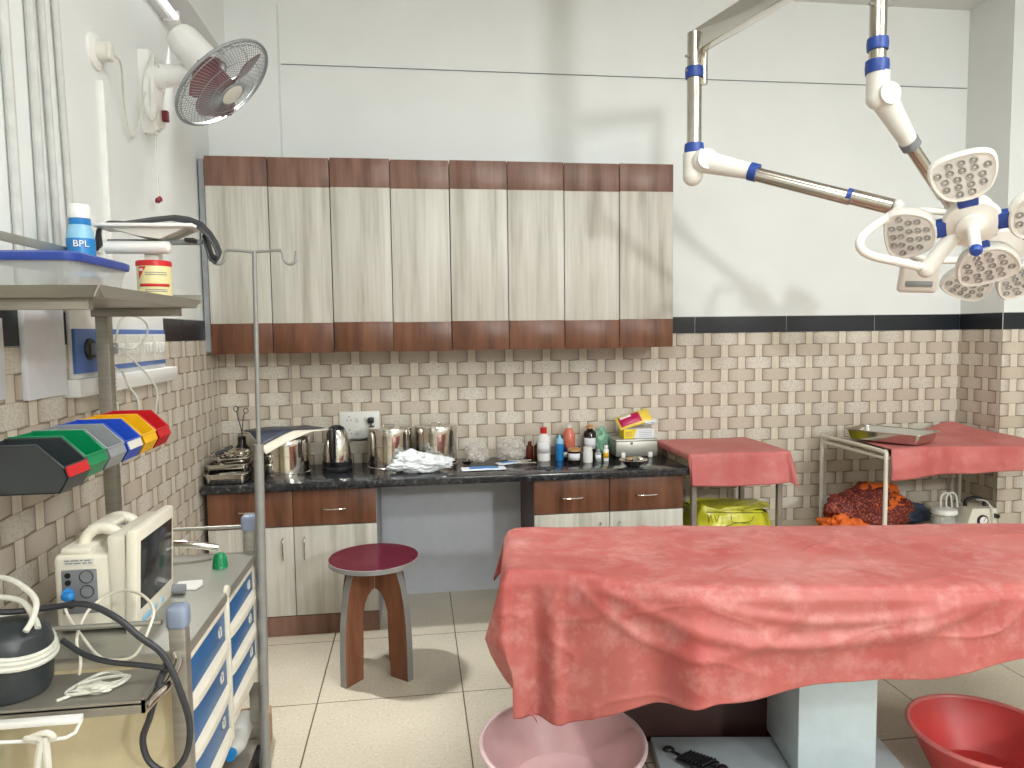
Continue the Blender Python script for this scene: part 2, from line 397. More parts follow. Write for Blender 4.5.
def border(p0, p1, nrm):
    p0 = Vector(p0); p1 = Vector(p1); L = (p1-p0).length; d = (p1-p0)/L; k = 0; x = 0.
    while x < L-.01:
        e = min(x+.588, L); q0 = p0+d*(x+.0012); q1 = p0+d*(e-.0012); n = Vector(nrm)*.008
        xs = [q0.x, q1.x, q0.x+n.x, q1.x+n.x]; ys = [q0.y, q1.y, q0.y+n.y, q1.y+n.y]
        b.mat(mt['border']).box(min(xs), max(xs), min(ys), max(ys), 1.4915, 1.59); x = e
    ga, gb = p0+Vector(nrm)*.0065, p1
    xs = [p0.x, p1.x, p0.x+nrm[0]*.0065, p1.x+nrm[0]*.0065]; ys = [p0.y, p1.y, p0.y+nrm[1]*.0065, p1.y+nrm[1]*.0065]
    b.mat(mt['grout']).box(min(xs), max(xs), min(ys), max(ys), 1.4902, 1.594)
border((3.44, YB+.008, 0), (-.69, YB+.008, 0), (0, -1, 0)); border((-.697, 4.058, 0), (XL, 4.058, 0), (0, -1, 0))
border((XL-.008, 4.05, 0), (XL-.008, -5, 0), (1, 0, 0)); border((3.448, YB, 0), (3.448, 3.788, 0), (-1, 0, 0)); border((3.44, 3.788, 0), (3.93, 3.788, 0), (0, -1, 0))
ST(b.build('trim_3'))
b = MB().tube([(-.69, YB+.005, 2.987), (1.2, YB+.004, 2.986), (3.44, YB+.005, 2.99)], .0024, 6, smooth=False)
Q(b.build('wall_wire', mt['panel_grey']), 'long thin grey wire running across the top of the white back wall', 'wire')
b = MB().tube([(3.57, 3.783, 2.86), (3.9, 3.783, 2.90)], .0035, 6, smooth=False)
Q(b.build('wall_wire', mt['panel_grey']), 'short piece of grey wire on the corner column at the right edge', 'wire')
# thin grey tubes climbing the left wall
for i, (y0, y1, r) in enumerate([(2.105, 2.09, .013), (2.235, 2.225, .013), (2.325, 2.285, .010), (2.42, 2.37, .010)]):
    o = MB().tube([(XL+.006, y0, 1.60), (XL+.006, (y0+y1)/2+.004, 2.2), (XL+.006, y1, 2.95)], r, 10).build('wall_conduit', mt['conduit'])
    Q(o, ['white conduit on the left wall nearest the left edge', 'second white conduit from the left edge on the left wall', 'white conduit just left of the one behind the blue-capped spray bottle', 'white conduit running down behind the blue spray bottle'][i], 'conduit', 'conduits on the left wall')
t = T('round_socket', 'round white wall socket with plug on top of the tall conduit beside the fan', 'socket', (XL-.008, 2.68, 2.49))
MB().lathe([(0, 0), (.062, 0), (.06, .010), (.045, .016), (0, .02)], 24, M=Matrix.Rotation(PI/2, 4, 'Y')).build('plate', mt['white'], t)
MB().cyl((.012, .0, 0), (.05, 0, 0), .035, .032, 20).box(.045, .06, -.02, .02, -.03, .03, .006).build('plug', mt['offwhite'], t)
MB().tube([(.055, .02, 0), (.06, .07, -.02), (.03, .16, -.12), (.02, .24, -.22), (.02, .32, -.16), (.04, .35, -.02)], .004, 6).build('cable', mt['cable'], t)
Q(MB().box(XL-.009, XL+.012, 2.69, 2.715, 1.6, 2.40, .003).build('cable_trunking', mt['white']), 'narrow white cable trunking running down from the round socket', 'trunking')
Q(MB().mat(mt['white']).box(XL-.009, XL+.004, 2.56, 2.64, 1.80, 1.92, .003).mat(mt['panel_grey']).cyl((XL, 2.6, 1.875), (XL+.006, 2.6, 1.875), .006).build('wall_plate'), 'small white blank plate with a dark screw beside the trunking', 'wall plate')

# ================================================================ WALL CABINETS
ux = [-1.03+i*(2.45/8) for i in range(9)]
for k in range(4):
    x0, x1 = ux[2*k], ux[2*k+2]
    yb = 4.045 if k == 0 else 4.12
    t = T('wall_cabinet', ['wall cabinet at the left end of the row, partly behind the drip stand', 'second wall cabinet from the left, above the kettle', 'third wall cabinet from the left, above the crumpled bags', 'wall cabinet at the right end of the row, beside the bare wall'][k],
          'cabinet', (x0, 3.8, 1.42), 0, 'wall cabinets with pale doors and brown bands')
    W = x1-x0
    MB().box(.002, W-.002, .02, yb-3.8, .004, .988).build('carcass', mt['carcass'], t)
    for d in range(2):
        a = d*W/2+.0025; e = a+W/2-.005; dz = random.uniform(-.003, .003)
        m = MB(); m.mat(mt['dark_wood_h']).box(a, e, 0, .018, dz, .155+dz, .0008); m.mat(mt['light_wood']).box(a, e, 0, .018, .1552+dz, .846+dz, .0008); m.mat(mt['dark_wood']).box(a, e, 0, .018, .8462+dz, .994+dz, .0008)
        m.build('door', None, t)
Q(bx(XL+.001, -1.032, 3.81, 4.04, 1.43, 2.40).build('filler_strip', mt['carcass']), 'narrow grey filler strip between the left wall and the wall cabinets', 'filler strip')

# ================================================================ BASE CABINETS AND WORKTOP
def bow(a, b, out, r=.004):
    a = Vector(a); b = Vector(b); o = Vector(out); d = (b-a)
    return MB().tube([a, a+o*.7+d*.06, a+o+d*.25, a+o*1.05+d*.5, b+o-d*.25, b+o*.7-d*.06, b], r, 8, 4)
def base_cab(x0, x1, yb, label, wood):
    t = T('base_cabinet', label, 'cabinet', (x0, 3.6, 0), 0, 'base cabinets under the granite worktop'); W = x1-x0
    MB().mat(mt['carcass']).box(.004, W-.004, .02, yb-3.6, .0, .742).mat(mt['mauve']).box(0, .004, .02, yb-3.6, 0, .742).mat(mt['carcass']).box(W-.004, W, .02, yb-3.6, 0, .742).build('carcass', None, t)
    MB().box(.0, W, .004, .02, 0, .100).build('toe_kick', mt['dark_wood'], t)
    for d in range(2):
        a = d*W/2+.002; e = a+W/2-.004; c = (a+e)/2
        dr = MB().box(a, e, 0, .018, .562, .738, .001).build('drawer', mt['dark_wood_h'], t)
        bow((c-.06, 0, .645), (c+.06, 0, .645), (0, -.028, 0)).build('handle', mt['chrome'], dr)
        do = MB().box(a, e, 0, .018, .105, .557, .001).build('door', mt['light_wood'], t)
        hx = e-.05 if d == 0 else a+.05
        bow((hx, 0, .505), (hx, 0, .39), (0, -.026, 0)).build('handle', mt['chrome'], do)
base_cab(-1.03, -.213, 4.045, 'base cabinet left of the knee space with brown drawers and pale doors', None)
base_cab(.594, 1.405, 4.115, 'base cabinet right of the knee space, half hidden by the red-covered table', None)
ST(bx(-.213, .594, 4.085, 4.118, 0, .742).build('wall_knee_space', mt['knee']))
m = MB().box(-1.045, 1.43, 3.56, 4.118, .745, .785, .008)
bm = m.bm
Q(m.build('worktop', mt['granite']), 'black granite worktop running over both base cabinets', 'worktop')
for v in bpy.data.objects['worktop'].data.vertices:
    if v.co.x < -.7 and v.co.y > 4.05: v.co.y = 4.048
    elif v.co.y > 4.05: v.co.y = 4.118

# ================================================================ STOOL
t = T('stool', 'round wooden stool with a maroon top and four arched plank legs', 'stool', (-.205, 3.17, 0), math.radians(4))
se = MB().lathe([(0, .498), (.197, .498), (.1985, .501), (.1985, .519), (.197, .5215), (0, .5215)], 64).build('seat', mt['maroon'], t)
MB().lathe([(.1975, .499), (.2, .4995), (.2, .520), (.1975, .5205)], 64).build('edge_band', mt['grey_edge'], se)
poly = [(.0165, .498), (.135, .498), (.152, .46), (.17, .41), (.183, .35), (.193, .27), (.199, .17), (.2, .08), (.2, 0), (.098, 0), (.095, .1), (.093, .22), (.088, .29), (.075, .335), (.055, .365), (.03, .38), (.0165, .383)]
for k in range(4):
    R_ = Matrix.Rotation(PI/4+k*PI/2, 4, 'Z')
    lg = MB().prism(poly, -.0155, .0155, 'y', R_).build('leg', mt['stool_wood'], t)
    o_ = poly[1:9]
    m = MB(); 
    for (a, b_) in zip(o_, o_[1:]):
        m.prism([(a[0], a[1]), (a[0]+.0025, a[1]), (b_[0]+.0025, b_[1]), (b_[0], b_[1])], -.0165, .0165, 'y', R_)
    m.build('edge_band', mt['grey_edge'], lg)

# ================================================================ OPERATING TABLE + RED SHEET
O = (.29, 2.2, 0); RZ = -.1536
t = T('operating_table', 'operating table hidden under a red rubber sheet, on a pale blue column and base', 'table', O, RZ)
def t0(s):
    x = max(0, min(1, (s-.02)/.55)); return -.15*(x*x*(3-2*x))
m = MB()
N = 24; poly = [(.01+2.1*i/N, t0(.01+2.1*i/N)+.012) for i in range(N+1)]+[(2.11, .455), (.01, .455)]
m.prism(poly, .655, .738, 'z'); m.build('table_top', mt['blackrub'], t)
MB().box(-.045, .10, .30, .44, .50, .655, .02).build('side_cushion', plain('blue_cushion', (60, 130, 170), .5), t)
MB().box(.915, 1.165, .0, .30, .052, .655, .004).build('column', mt['tablepaint'], t)
MB().box(.485, 1.30, -.32, .262, .0, .048, .006).box(.485, .93, -.32, -.02, .048, .052, .001).build('base_plate', mt['tablepaint'], t)
# foot pedals of the table
def pedal(x, y, a):
    m = MB(); R_ = Matrix.Translation((x, y, .058)) @ Matrix.Scale(1.25, 4) @ Matrix.Rotation(a, 4, 'Z') @ Matrix.Rotation(-.25, 4, 'Y')
    m.box(-.055, .055, -.03, .03, .012, .022, .006, R_)
    for i in range(8): m.box(-.048+i*.0125, -.042+i*.0125, -.026, .026, .021, .027, .001, R_)
    for q in ((-.11, 0, .02),): m.cyl(R_ @ Vector((-.05, 0, .016)), R_ @ Vector(q), .005); m.ball(R_ @ Vector(q), (.022, .016, .014), 12)
    m.cyl(R_ @ Vector((.05, 0, .016)), R_ @ Vector((.09, .0, .02)), .006); m.ball(R_ @ Vector((.09, 0, .02)), (.02, .016, .013), 12)
    m.box(-.02, .02, -.012, .012, -.003, .016, .002, R_)
    return m
pedal(.61, .06, -1.0).build('foot_pedal', mt['black'], t)
m = MB(); pts = [(.66+.006*math.cos(k*.8), .235+.006*math.sin(k*.8), .30+.0022*k) for k in range(60)]; m.tube(pts, .0016, 5, 1, smooth=False); m.tube([(.66, .235, .42), (.66, .235, .66)], .002, 5).build('spring', mt['chrome'], t)
# dark board box standing behind the base
b = T('low_cabinet', 'low dark brown board cabinet standing behind the pale blue table base', 'cabinet', (O[0]+.37*math.cos(RZ)-.31*math.sin(RZ), O[1]+.37*math.sin(RZ)+.31*math.cos(RZ), 0), RZ)
MB().mat(mt['brownbox']).box(0, .80, 0, .018, 0, .52).build('front', None, b)
MB().mat(mt['brownside']).box(-.07, -.002, .0, .02, 0, .52).mat(mt['brownbox']).box(-.07, .80, .02, .30, 0, .52).build('body', None, b)

L_, W_ = 2.12, .47
def hem_front(s):
    pts = [(-.3, .40), (0, .47), (.15, .475), (.35, .395), (.57, .345), (.7, .33), (.9, .30), (1.2, .275), (1.4, .24), (1.6, .205), (2.2, .17)]
    for (a, ya), (b_, yb) in zip(pts, pts[1:]):
        if s <= b_: return ya+(yb-ya)*(s-a)/(b_-a)
    return .17
AL = .27
def sheet(u, v):
    # u along the table, v from the front hem to the back hem
    sp = -AL+(AL+L_)*u
    b_ = hem_front(sp); c_ = .16
    nf, nt, nb = .42, .42, .16
    if v < nf: tp = -b_*(1-v/nf)
    elif v < nf+nt: tp = W_*(v-nf)/nt
    else: tp = W_+c_*(v-nf-nt)/nb
    if sp < 0 and tp < 0: sp_ = sp
    ps = max(0., sp); dx = max(0., -sp)*(1.0 if tp > 0 else 1.0)
    if tp > W_*.5 and dx: dx *= 1-.25*(tp-W_*.5)/(W_*.5)
    f0 = t0(ps)
    if tp < 0: pt = f0; dt = -tp; sg = -1
    elif tp > W_: pt = W_; dt = tp-W_; sg = 1
    else: pt = f0+(W_-f0)*tp/W_; dt = 0; sg = -1
    r = math.hypot(dx, dt); R_ = .038
    if r < R_*PI/2: out = R_*math.sin(r/R_); dn = R_*(1-math.cos(r/R_))
    else: e = r-R_*PI/2; out = R_+e*.04; dn = R_+e*.995
    ux_, uy_ = (0, 0) if r < 1e-6 else (-dx/r, sg*dt/r)
    th = math.atan2(dt, dx) if r > 1e-6 else 0
    cw = math.sin(2*th) if (dx > 0 and dt > 0) else 0
    x = ps+ux_*out; y = pt+uy_*out; z = .752-dn
    hang = max(0., r-.03)
    # corner folds
    if cw:
        k = math.sin(th*6.0+.6)*.05*min(1, hang/.3)*cw
        x += k*.4+(.62*max(0, hang-.2)*cw if sg < 0 else 0); y -= k*.4*(-sg)+.02*cw
        x -= .20*min(hang, .25)*cw
    # long soft folds in the front drape
    if tp < 0:
        wv = .010*math.sin(sp*11+1.2)+.006*math.sin(sp*19+2)+.010*math.sin(sp*5.1)
        wv += .03*math.exp(-((sp-.53)/.05)**2)-.03*math.exp(-((sp-.43)/.06)**2)-.028*math.exp(-((sp-.07)/.035)**2)+.02*math.exp(-((sp-.13)/.03)**2)
        y -= (wv+.012)*min(1, hang/.22)
        z += .005*math.sin(sp*13+1.2)*min(1, hang/.3)
    q = Vector((sp*2.6, tp*2.6, 3.3))
    n1 = noise.noise(q); n2 = noise.noise(q*2.7); n3 = 1-abs(noise.noise(Vector((sp*3.0+tp*2.6, tp*7.0-sp*2.2, 1.7))))*2
    rid = max(0, n3)**6
    h = .006*n1+.003*n2+.004*rid
    hgt = 1-min(1, hang/.05)
    z += h*hgt*(1 if r < .05 else .3)
    if r < .03:  z += .006-.012*math.exp(-((tp-.2)/.14)**2)
    y += -(h*1.3)*(1-hgt) if tp < 0 else 0
    if tp < 0:
        for (c0, hw, dep, wd, am) in ((.85, .62, .17, .022, .014), (.95, .50, .105, .016, .008), (.55, .38, .20, .02, .007)):
            k_ = (sp-c0)/hw
            if abs(k_) < 1: y -= am*math.exp(-((-tp-.01-dep*(1-k_*k_))/wd)**2)*(1-k_*k_)**.5
    # diagonal tension folds falling from the front edge
    if tp < .1:
        for (a, sl, wd, am) in ((1.32, -1.1, .04, .007), (.3, -.5, .04, .008), (.78, .8, .05, .005)):
            dd = (sp-a)-sl*(-tp); fade = math.exp(-((tp+.10)/.16)**2)
            y -= am*math.exp(-(dd/wd)**2)*fade
    return Vector((x, y, z))
m = MB().grid(sheet, 420, 190)
o = m.build('rubber_sheet', mt['sheet'], None, loc=O, rot=(0, 0, RZ), sharp=80); solid(o, .0022, 1.)
Q(o, 'large faded red rubber sheet draped over the operating table', 'sheet')

# ================================================================ BASINS
def basin(name, label, loc, R0, h, mb_, mr):
    t = T(name, label, 'basin', loc)
    k = R0
    MB().lathe([(0, .004), (k*.60, .004), (k*.66, .012), (k*.80, h*.45), (k*.97, h-.006), (k*.965, h), (k*.94, h-.006), (k*.77, h*.47), (k*.62, .018), (k*.55, .012), (0, .010)], 72).build('bowl', mb_, t)
    b = MB(); b.tube([(k*.98*math.cos(a*2*PI/72), k*.98*math.sin(a*2*PI/72), h) for a in range(73)], .0085, 8, 1, caps=False, smooth=False).build('rim', mr, t)
basin('plastic_basin', 'pale pink plastic basin on the floor under the corner of the red sheet', (.452, 2.215, 0), .275, .165, mt['pinkbasin'], plain('pink_rim', (214, 186, 188), .4))
basin('plastic_basin', 'bright red plastic basin on the floor at the bottom right corner', (1.85, 2.04, 0), .235, .17, mt['redbasin'], mt['redrim'])

# ================================================================ helpers for things built from world measures
def rebase(t):
    Mi = (Matrix.Translation(t.location) @ t.rotation_euler.to_matrix().to_4x4()).inverted()
    def rec(o):
        for c in o.children:
            if c.type == 'MESH': c.data.transform(Mi)
            rec(c)
    rec(t); return t
def own(o, loc):
    o.data.transform(Matrix.Translation(-Vector(loc))); o.location = loc; return o
def drape(W, D, zt, oh, R_=.03, amp=.012, fr=18, seed=0, flare=.08, nu=110, nv=90, hemf=None, bump=.004):
    l, r_, f, b = oh
    def fn(u, v):
        x = -l+(W+l+r_)*u; y = -f+(D+f+b)*v
        px = min(max(x, 0), W); py = min(max(y, 0), D); dx = x-px; dy = y-py
        if hemf and dy < 0: dy *= hemf(px/W)
        r = math.hypot(dx, dy)
        if r < R_*PI/2: out = R_*math.sin(r/R_); dn = R_*(1-math.cos(r/R_))
        else: e = r-R_*PI/2; out = R_+e*flare; dn = R_+e*(1-flare*flare/2)
        ux_, uy_ = (0, 0) if r < 1e-6 else (dx/r, dy/r)
        k = min(1, max(0, r-.03)/.12)
        s = x if abs(dy) > abs(dx) else y
        wv = k*amp*(math.sin(s*fr+seed)+.6*math.sin(s*fr*1.73+seed*2))
        if dx and dy:
            th = math.atan2(abs(dy), abs(dx)); wv = k*amp*2.2*math.sin(th*6+seed)
            out *= .85
        if dx > 0: out *= 1.9
        h = bump*noise.noise(Vector((x*5, y*5, seed)))
        return Vector((px+ux_*(out+wv), py+uy_*(out+wv), zt-dn+h*(1-k)+bump))
    return MB().grid(fn, nu, nv)

# ================================================================ WALL FAN
FC = Vector((-.738, 3.05, 2.517)); los = FC-Vector((0, 0, 1.511)); los.normalize(); lr = (rv-los*rv.dot(los)).normalized(); ld = -los.cross(lr).normalized()
ld = ld if ld.z < 0 else -ld
FA = (.88*(.60*lr+.80*ld)-.47*los).normalized()
t = T('wall_fan', 'white wall fan with maroon blades tilted down on the left wall', 'fan', (XL-.008, 3.13, 2.50))
m = MB(); m.prism([(y, z) for y, z in [(3.085, 2.655), (3.175, 2.655), (3.18, 2.60), (3.175, 2.50), (3.195, 2.44), (3.19, 2.38), (3.16, 2.335), (3.11, 2.335), (3.075, 2.38), (3.07, 2.44), (3.085, 2.5)]], XL-.008, XL+.05, 'x')
bmesh.ops.bevel(m.bm, geom=[e for e in m.bm.edges if abs(e.verts[0].co.x-XL-.05) < 1e-4 and abs(e.verts[1].co.x-XL-.05) < 1e-4], offset=.015, segments=3, affect='EDGES'); m.build('bracket', mt['white'], t)
MB().lathe([(0, 0), (.045, 0), (.043, .012), (0, .014)], 24, M=Matrix.Rotation(PI/2, 4, 'Y'), c=(XL+.048, 3.132, 2.40)).build('speed_dial', mt['offwhite'], t)
MB().box(XL+.06, XL+.085, 3.12, 3.144, 2.385, 2.43, .005).build('knob', mt['maroon_pl'], t)
A0 = Vector((XL+.03, 3.13, 2.56)); A1 = FC-FA*.10+Vector((-.01, .02, -.02))
m = MB(); m.cyl(A0, A0.lerp(A1, .82), .048, .034, 24); m.cyl(A0.lerp(A1, .78), A1, .03, .026, 20); m.mat(mt['panel_grey']).cyl(A0.lerp(A1, .74)+Vector((0, -.036, 0)), A0.lerp(A1, .74)+Vector((0, -.02, 0)), .008)
m.mats = [mt['white'], mt['panel_grey']]
for f in m.bm.faces: f.material_index = 0
m.build('arm', None, t)
MF = frame(FC, FA, (0, 0, 1))
MB().lathe([(0, -.27), (.035, -.268), (.055, -.257), (.066, -.23), (.068, -.12), (.06, -.075), (0, -.07)], 32, M=MF).build('motor_housing', mt['white'], t)
g = MB()
RG = .216
def dome(r, k): return k*(1-(max(0, r-.05)/(RG-.05))**2.4)
for sgn, K, nw in ((1, .055, 84), (-1, -.055, 60)):
    for i in range(nw):
        a = 2*PI*i/nw; pts = []
        for j in range(7):
            r = .05+(RG-.05)*j/6; aa = a+(.35*(j/6) if sgn > 0 else 0)
            pts.append(MF @ Vector((r*math.cos(aa), r*math.sin(aa), dome(r, K))))
        g.tube(pts, .0011, 3, 1, caps=False, smooth=False)
for r, z, rr in ((RG, 0, .0065), (.205, .012, .002), (.15, dome(.15, .055), .0014), (.10, dome(.10, .055), .0014), (.05, .056, .003), (.15, -dome(.15, .055), .0014), (.06, -.055, .003)):
    g.tube([MF @ Vector((r*math.cos(2*PI*i/48), r*math.sin(2*PI*i/48), z)) for i in range(49)], rr, 6, 1, caps=False, smooth=False)
g.build('grille', mt['grey'], t)
MB().lathe([(0, .062), (.03, .061), (.052, .056), (.053, .050), (0, .048)], 32, M=MF).build('hub_cap', mt['offwhite'], t)
MB().lathe([(0, .035), (.035, .033), (.04, .0), (.038, -.07), (0, -.07)], 24, M=MF).build('blade_hub', mt['fanblade'], t)
for k in range(3):
    def bl(u, v, k=k):
        r = .035+.155*u; w_ = (.55+.65*math.sin(PI*min(1, u*1.02)**.8))*.8; a = k*2*PI/3+1.0+(v-.5)*w_*1.5+.35*u
        return MF @ Vector((r*math.cos(a), r*math.sin(a), (v-.5)*.05))
    solid(MB().grid(bl, 14, 12).build('blade', mt['fanblade'], t), .002)
for i, (y, zb) in enumerate(((3.115, 2.075), (3.14, 2.085))):
    c = MB().tube([(XL+.03, y, 2.34), (XL+.03, y, 2.2), (XL+.032, y, zb)], .0012, 4, smooth=False).build('pull_cord', mt['cable'], t)
    MB().lathe([(0, -.012), (.009, -.01), (.011, .0), (.006, .01), (0, .012)], 12, c=(XL+.032, y, zb-.008)).build('pull_knob', mt['maroon_pl'], c)
MB().tube([(XL+.04, 3.09, 2.63), (XL+.02, 3.05, 2.52), (XL+.02, 3.05, 2.42), (XL+.05, 3.06, 2.37), (XL+.09, 3.09, 2.52), (XL+.06, 3.07, 2.62)], .003, 6).build('cable', mt['cable'], t)
rebase(t)

# ================================================================ BATTEN ON LEFT WALL
t = T('tube_light', 'white tube light batten below the beam at the top left', 'light', (XL-.008, 3.1, 2.9))
MB().box(XL-.008, XL+.03, 2.30, 3.42, 2.90, 2.935, .004).build('batten', mt['white'], t)
MB().cyl((XL+.055, 2.33, 2.905), (XL+.055, 3.38, 2.905), .013, n=16).build('tube', m_emit('tube_glass', (250, 252, 255), 1.0), t)
for y in (2.32, 3.39): MB().box(XL-.0, XL+.068, y-.012, y+.012, 2.888, 2.93, .004).build('lamp_holder', mt['white'], t)
rebase(t)

# ================================================================ SURGICAL LIGHT
def chaikin(P, n=2):
    for _ in range(n):
        Q_ = []
        for i in range(len(P)):
            a = P[i]; b_ = P[(i+1) % len(P)]
            Q_ += [(a[0]*.75+b_[0]*.25, a[1]*.75+b_[1]*.25), (a[0]*.25+b_[0]*.75, a[1]*.25+b_[1]*.75)]
        P = Q_
    return P
OUT = chaikin([(.105, -.055), (.17, -.098), (.245, -.104), (.272, -.075), (.280, 0), (.272, .075), (.245, .104), (.17, .098), (.105, .055)], 2)
def shrink(P, k, c=(.195, 0)): return [(c[0]+(x-c[0])*k, c[1]+(y-c[1])*k) for x, y in P]
LEDP = []
for j, (xr, n) in enumerate(((.137, 2), (.164, 4), (.192, 4), (.220, 5), (.246, 3))):
    for i in range(n): LEDP.append((xr, (i-(n-1)/2)*.036))
def lamp_head(root, MH, angs, sc=1.0):
    for a in angs:
        MP = MH @ Matrix.Scale(sc, 4) @ Matrix.Rotation(a, 4, 'Z') @ Matrix.Translation((.19, 0, 0)) @ Matrix.Rotation(.12, 4, 'Y') @ Matrix.Translation((-.19, 0, 0))
        m = MB(); b = bmesh.new(); rings = []
        for k, z in ((.86, .0), (.93, .004), (.98, .0), (1.0, -.012), (1.0, -.022), (.95, -.040), (.84, -.052), (.6, -.060), (.3, -.063)):
            rings.append([b.verts.new((x, y, z)) for x, y in shrink(OUT, k)])
        for p, q in zip(rings, rings[1:]):
            for i in range(len(p)): b.faces.new([p[i], p[(i+1) % len(p)], q[(i+1) % len(p)], q[i]])
        b.faces.new(rings[0]); b.faces.new(rings[-1])
        m.add(b, MP); pt = m.build('lamp_petal', mt['lampwhite'], root)
        m = MB(); b = bmesh.new(); fp = [b.verts.new((x, y, .0012)) for x, y in shrink(OUT, .80)]; fq = [b.verts.new((x, y, -.002)) for x, y in shrink(OUT, .80)]
        b.faces.new(fp); n = len(fp)
        for i in range(n): b.faces.new([fp[i], fq[i], fq[(i+1) % n], fp[(i+1) % n]])
        m.add(b, MP).build('front_plate', mt['ledface'], pt)
        m = MB()
        for (x, y) in LEDP:
            m.lathe([(.0125, .001), (.0125, .0035), (.010, .0045), (.0085, .0015), (0, .001)], 14, c=(0, 0, 0), M=MP @ Matrix.Translation((x, y, 0)))
        m.build('lenses', mt['led'], pt)
        MB().box(.072, .135, -.032, .032, -.030, .004, .006, MH @ Matrix.Scale(sc, 4) @ Matrix.Rotation(a, 4, 'Z')).build('petal_joint', mt['blue_rub'], root)
    h = MB().lathe([(0, .012), (.04, .012), (.05, .008), (.088, .002), (.093, -.006), (.093, -.02), (.085, -.045), (.06, -.065), (0, -.07)], 40, M=MH @ Matrix.Scale(sc, 4)).build('hub', mt['lampwhite'], root)
    return h
t = T('surgical_light', 'twin white surgical light with petal heads on steel arms from the ceiling', 'surgical light', (1.57, 1.70, H))
HX, HY = 1.57, 1.70
MB().lathe([(0, H), (.16, H), (.16, H-.03), (.075, H-.09), (.06, H-.1), (.06, 2.66), (0, 2.66)], 32, c=(HX, HY, 0)).build('ceiling_column', mt['lampwhite'], t)
def boom(p0, p1, w_, h_, name):
    p0 = Vector(p0); p1 = Vector(p1); d = (p1-p0); L = d.length; M_ = frame(p0, (0, 0, 1), (-d.y, d.x, 0)); # x along d
    M_ = Matrix((d.normalized(), Vector((0, 0, 1)).cross(d.normalized()), (0, 0, 1))).transposed().to_4x4(); M_.translation = p0
    return MB().box(-.035, L, -w_/2, w_/2, -h_/2, h_/2, .008, M_).build(name, mt['chrome'], t)
boom((1.235, 2.97, 2.74), (HX, HY, 2.74), .055, .095, 'boom'); boom((1.785, 2.6, 2.86), (HX, HY, 2.86), .055, .075, 'boom')
def drop(x, y, zt, zb, rings, name='drop_tube'):
    o = MB().cyl((x, y, zt), (x, y, zb), .031, n=28).build(name, mt['chrome2'], t)
    for z, hh, r in rings: MB().lathe([(.030, z-hh), (r, z-hh), (r+.002, z), (r, z+hh), (.030, z+hh)], 28, c=(x, y, 0)).build('blue_ring', mt['blue_rub'], o)
    for dz in (.10, .16): MB().cyl((x-.045, y-.01, zt-dz), (x+.045, y-.01, zt-dz), .006, n=8).build('screw', mt['pole'], o)
    return o
drop(1.212, 3.0, 2.775, 2.24, [(2.61, .022, .038), (2.29, .022, .040)])
MB().cyl((1.250, 2.99, 2.71), (1.250, 2.99, 2.56), .016, n=12).build('drop_tube_cover', mt['chrome2'], t)
drop(1.785, 2.6, 2.90, 2.43, [(2.595, .022, .038), (2.51, .024, .042)])
# spring arms
def spring_arm(E0, d0, P0, P1, P2, nm='spring_arm'):
    E0 = Vector(E0); P0 = Vector(P0); P1 = Vector(P1); P2 = Vector(P2)
    o = MB()
    o.tube([E0+Vector((0, 0, .01)), E0+Vector((0, 0, -.045)), E0+Vector((.0, 0, -.09))], .042, 20, 4)
    o.ball(E0+Vector((0, 0, -.085)), .043, 20)
    o.cyl(P0-(P1-P0).normalized()*.02, P1, .050, .033, 28); o.ball(P0, .0505, 24)
    o.cyl(P0+Vector((0, -.052, 0)), P0+Vector((0, -.04, 0)), .042, n=28)
    a = o.build(nm, mt['lampwhite'], t)
    d = (P2-P1).normalized()
    MB().cyl(P1-d*.005, P1+d*.028, .037, n=24).build('blue_ring', mt['blue_rub'] if nm == 'spring_arm' else mt['panel_grey'], a)
    MB().cyl(P1, P2, .023, n=20).cyl(P1+Vector((0, -.004, -.012)), P1.lerp(P2, .72)+Vector((0, -.004, -.012)), .024, n=20).build('arm_rod', mt['chrome2'], t)
    return a
spring_arm((1.205, 2.995, 2.26), None, (1.235, 2.96, 2.23), (1.395, 2.84, 2.163), (1.795, 2.505, 1.965))
q0 = Vector((1.395, 2.84, 2.163)); q1 = Vector((1.795, 2.505, 1.965))
MB().cyl(q0.lerp(q1, .70), q0.lerp(q1, .735), .030, n=20).build('blue_ring', mt['blue_rub'], t); MB().cyl(q0.lerp(q1, .735), q0.lerp(q1, 1.0), .030, n=20).build('end_sleeve', mt['chrome2'], t)
spring_arm((1.79, 2.6, 2.48), None, (1.81, 2.60, 2.40), (1.955, 2.64, 2.245), (2.26, 2.75, 1.99), 'rear_spring_arm')
# front head
HC = Vector((1.955, 2.30, 1.868)); HN = Vector((-.45, -.68, -.66)).normalized(); MH = frame(HC, HN, (0, 0, 1))
MB().tube([(1.815, 2.50, 1.965), (1.79, 2.47, 1.945), (1.68, 2.42, 1.89), (1.60, 2.39, 1.84), (1.588, 2.385, 1.80), (1.63, 2.385, 1.77), (1.74, 2.39, 1.748), (1.86, 2.40, 1.725)], .0155, 14, 6).build('yoke', mt['lampwhite'], t)
MB().ball((1.815, 2.50, 1.965), .026, 16).build('yoke_pivot', mt['lampwhite'], t)
MB().cyl((1.86, 2.40, 1.72), HC-HN*.06, .028, n=20).ball((1.86, 2.40, 1.72), .029, 16).build('head_arm', mt['lampwhite'], t)
x_ax = MH.to_3x3() @ Vector((1, 0, 0))
sg = 1 if x_ax.x > 0 else -1
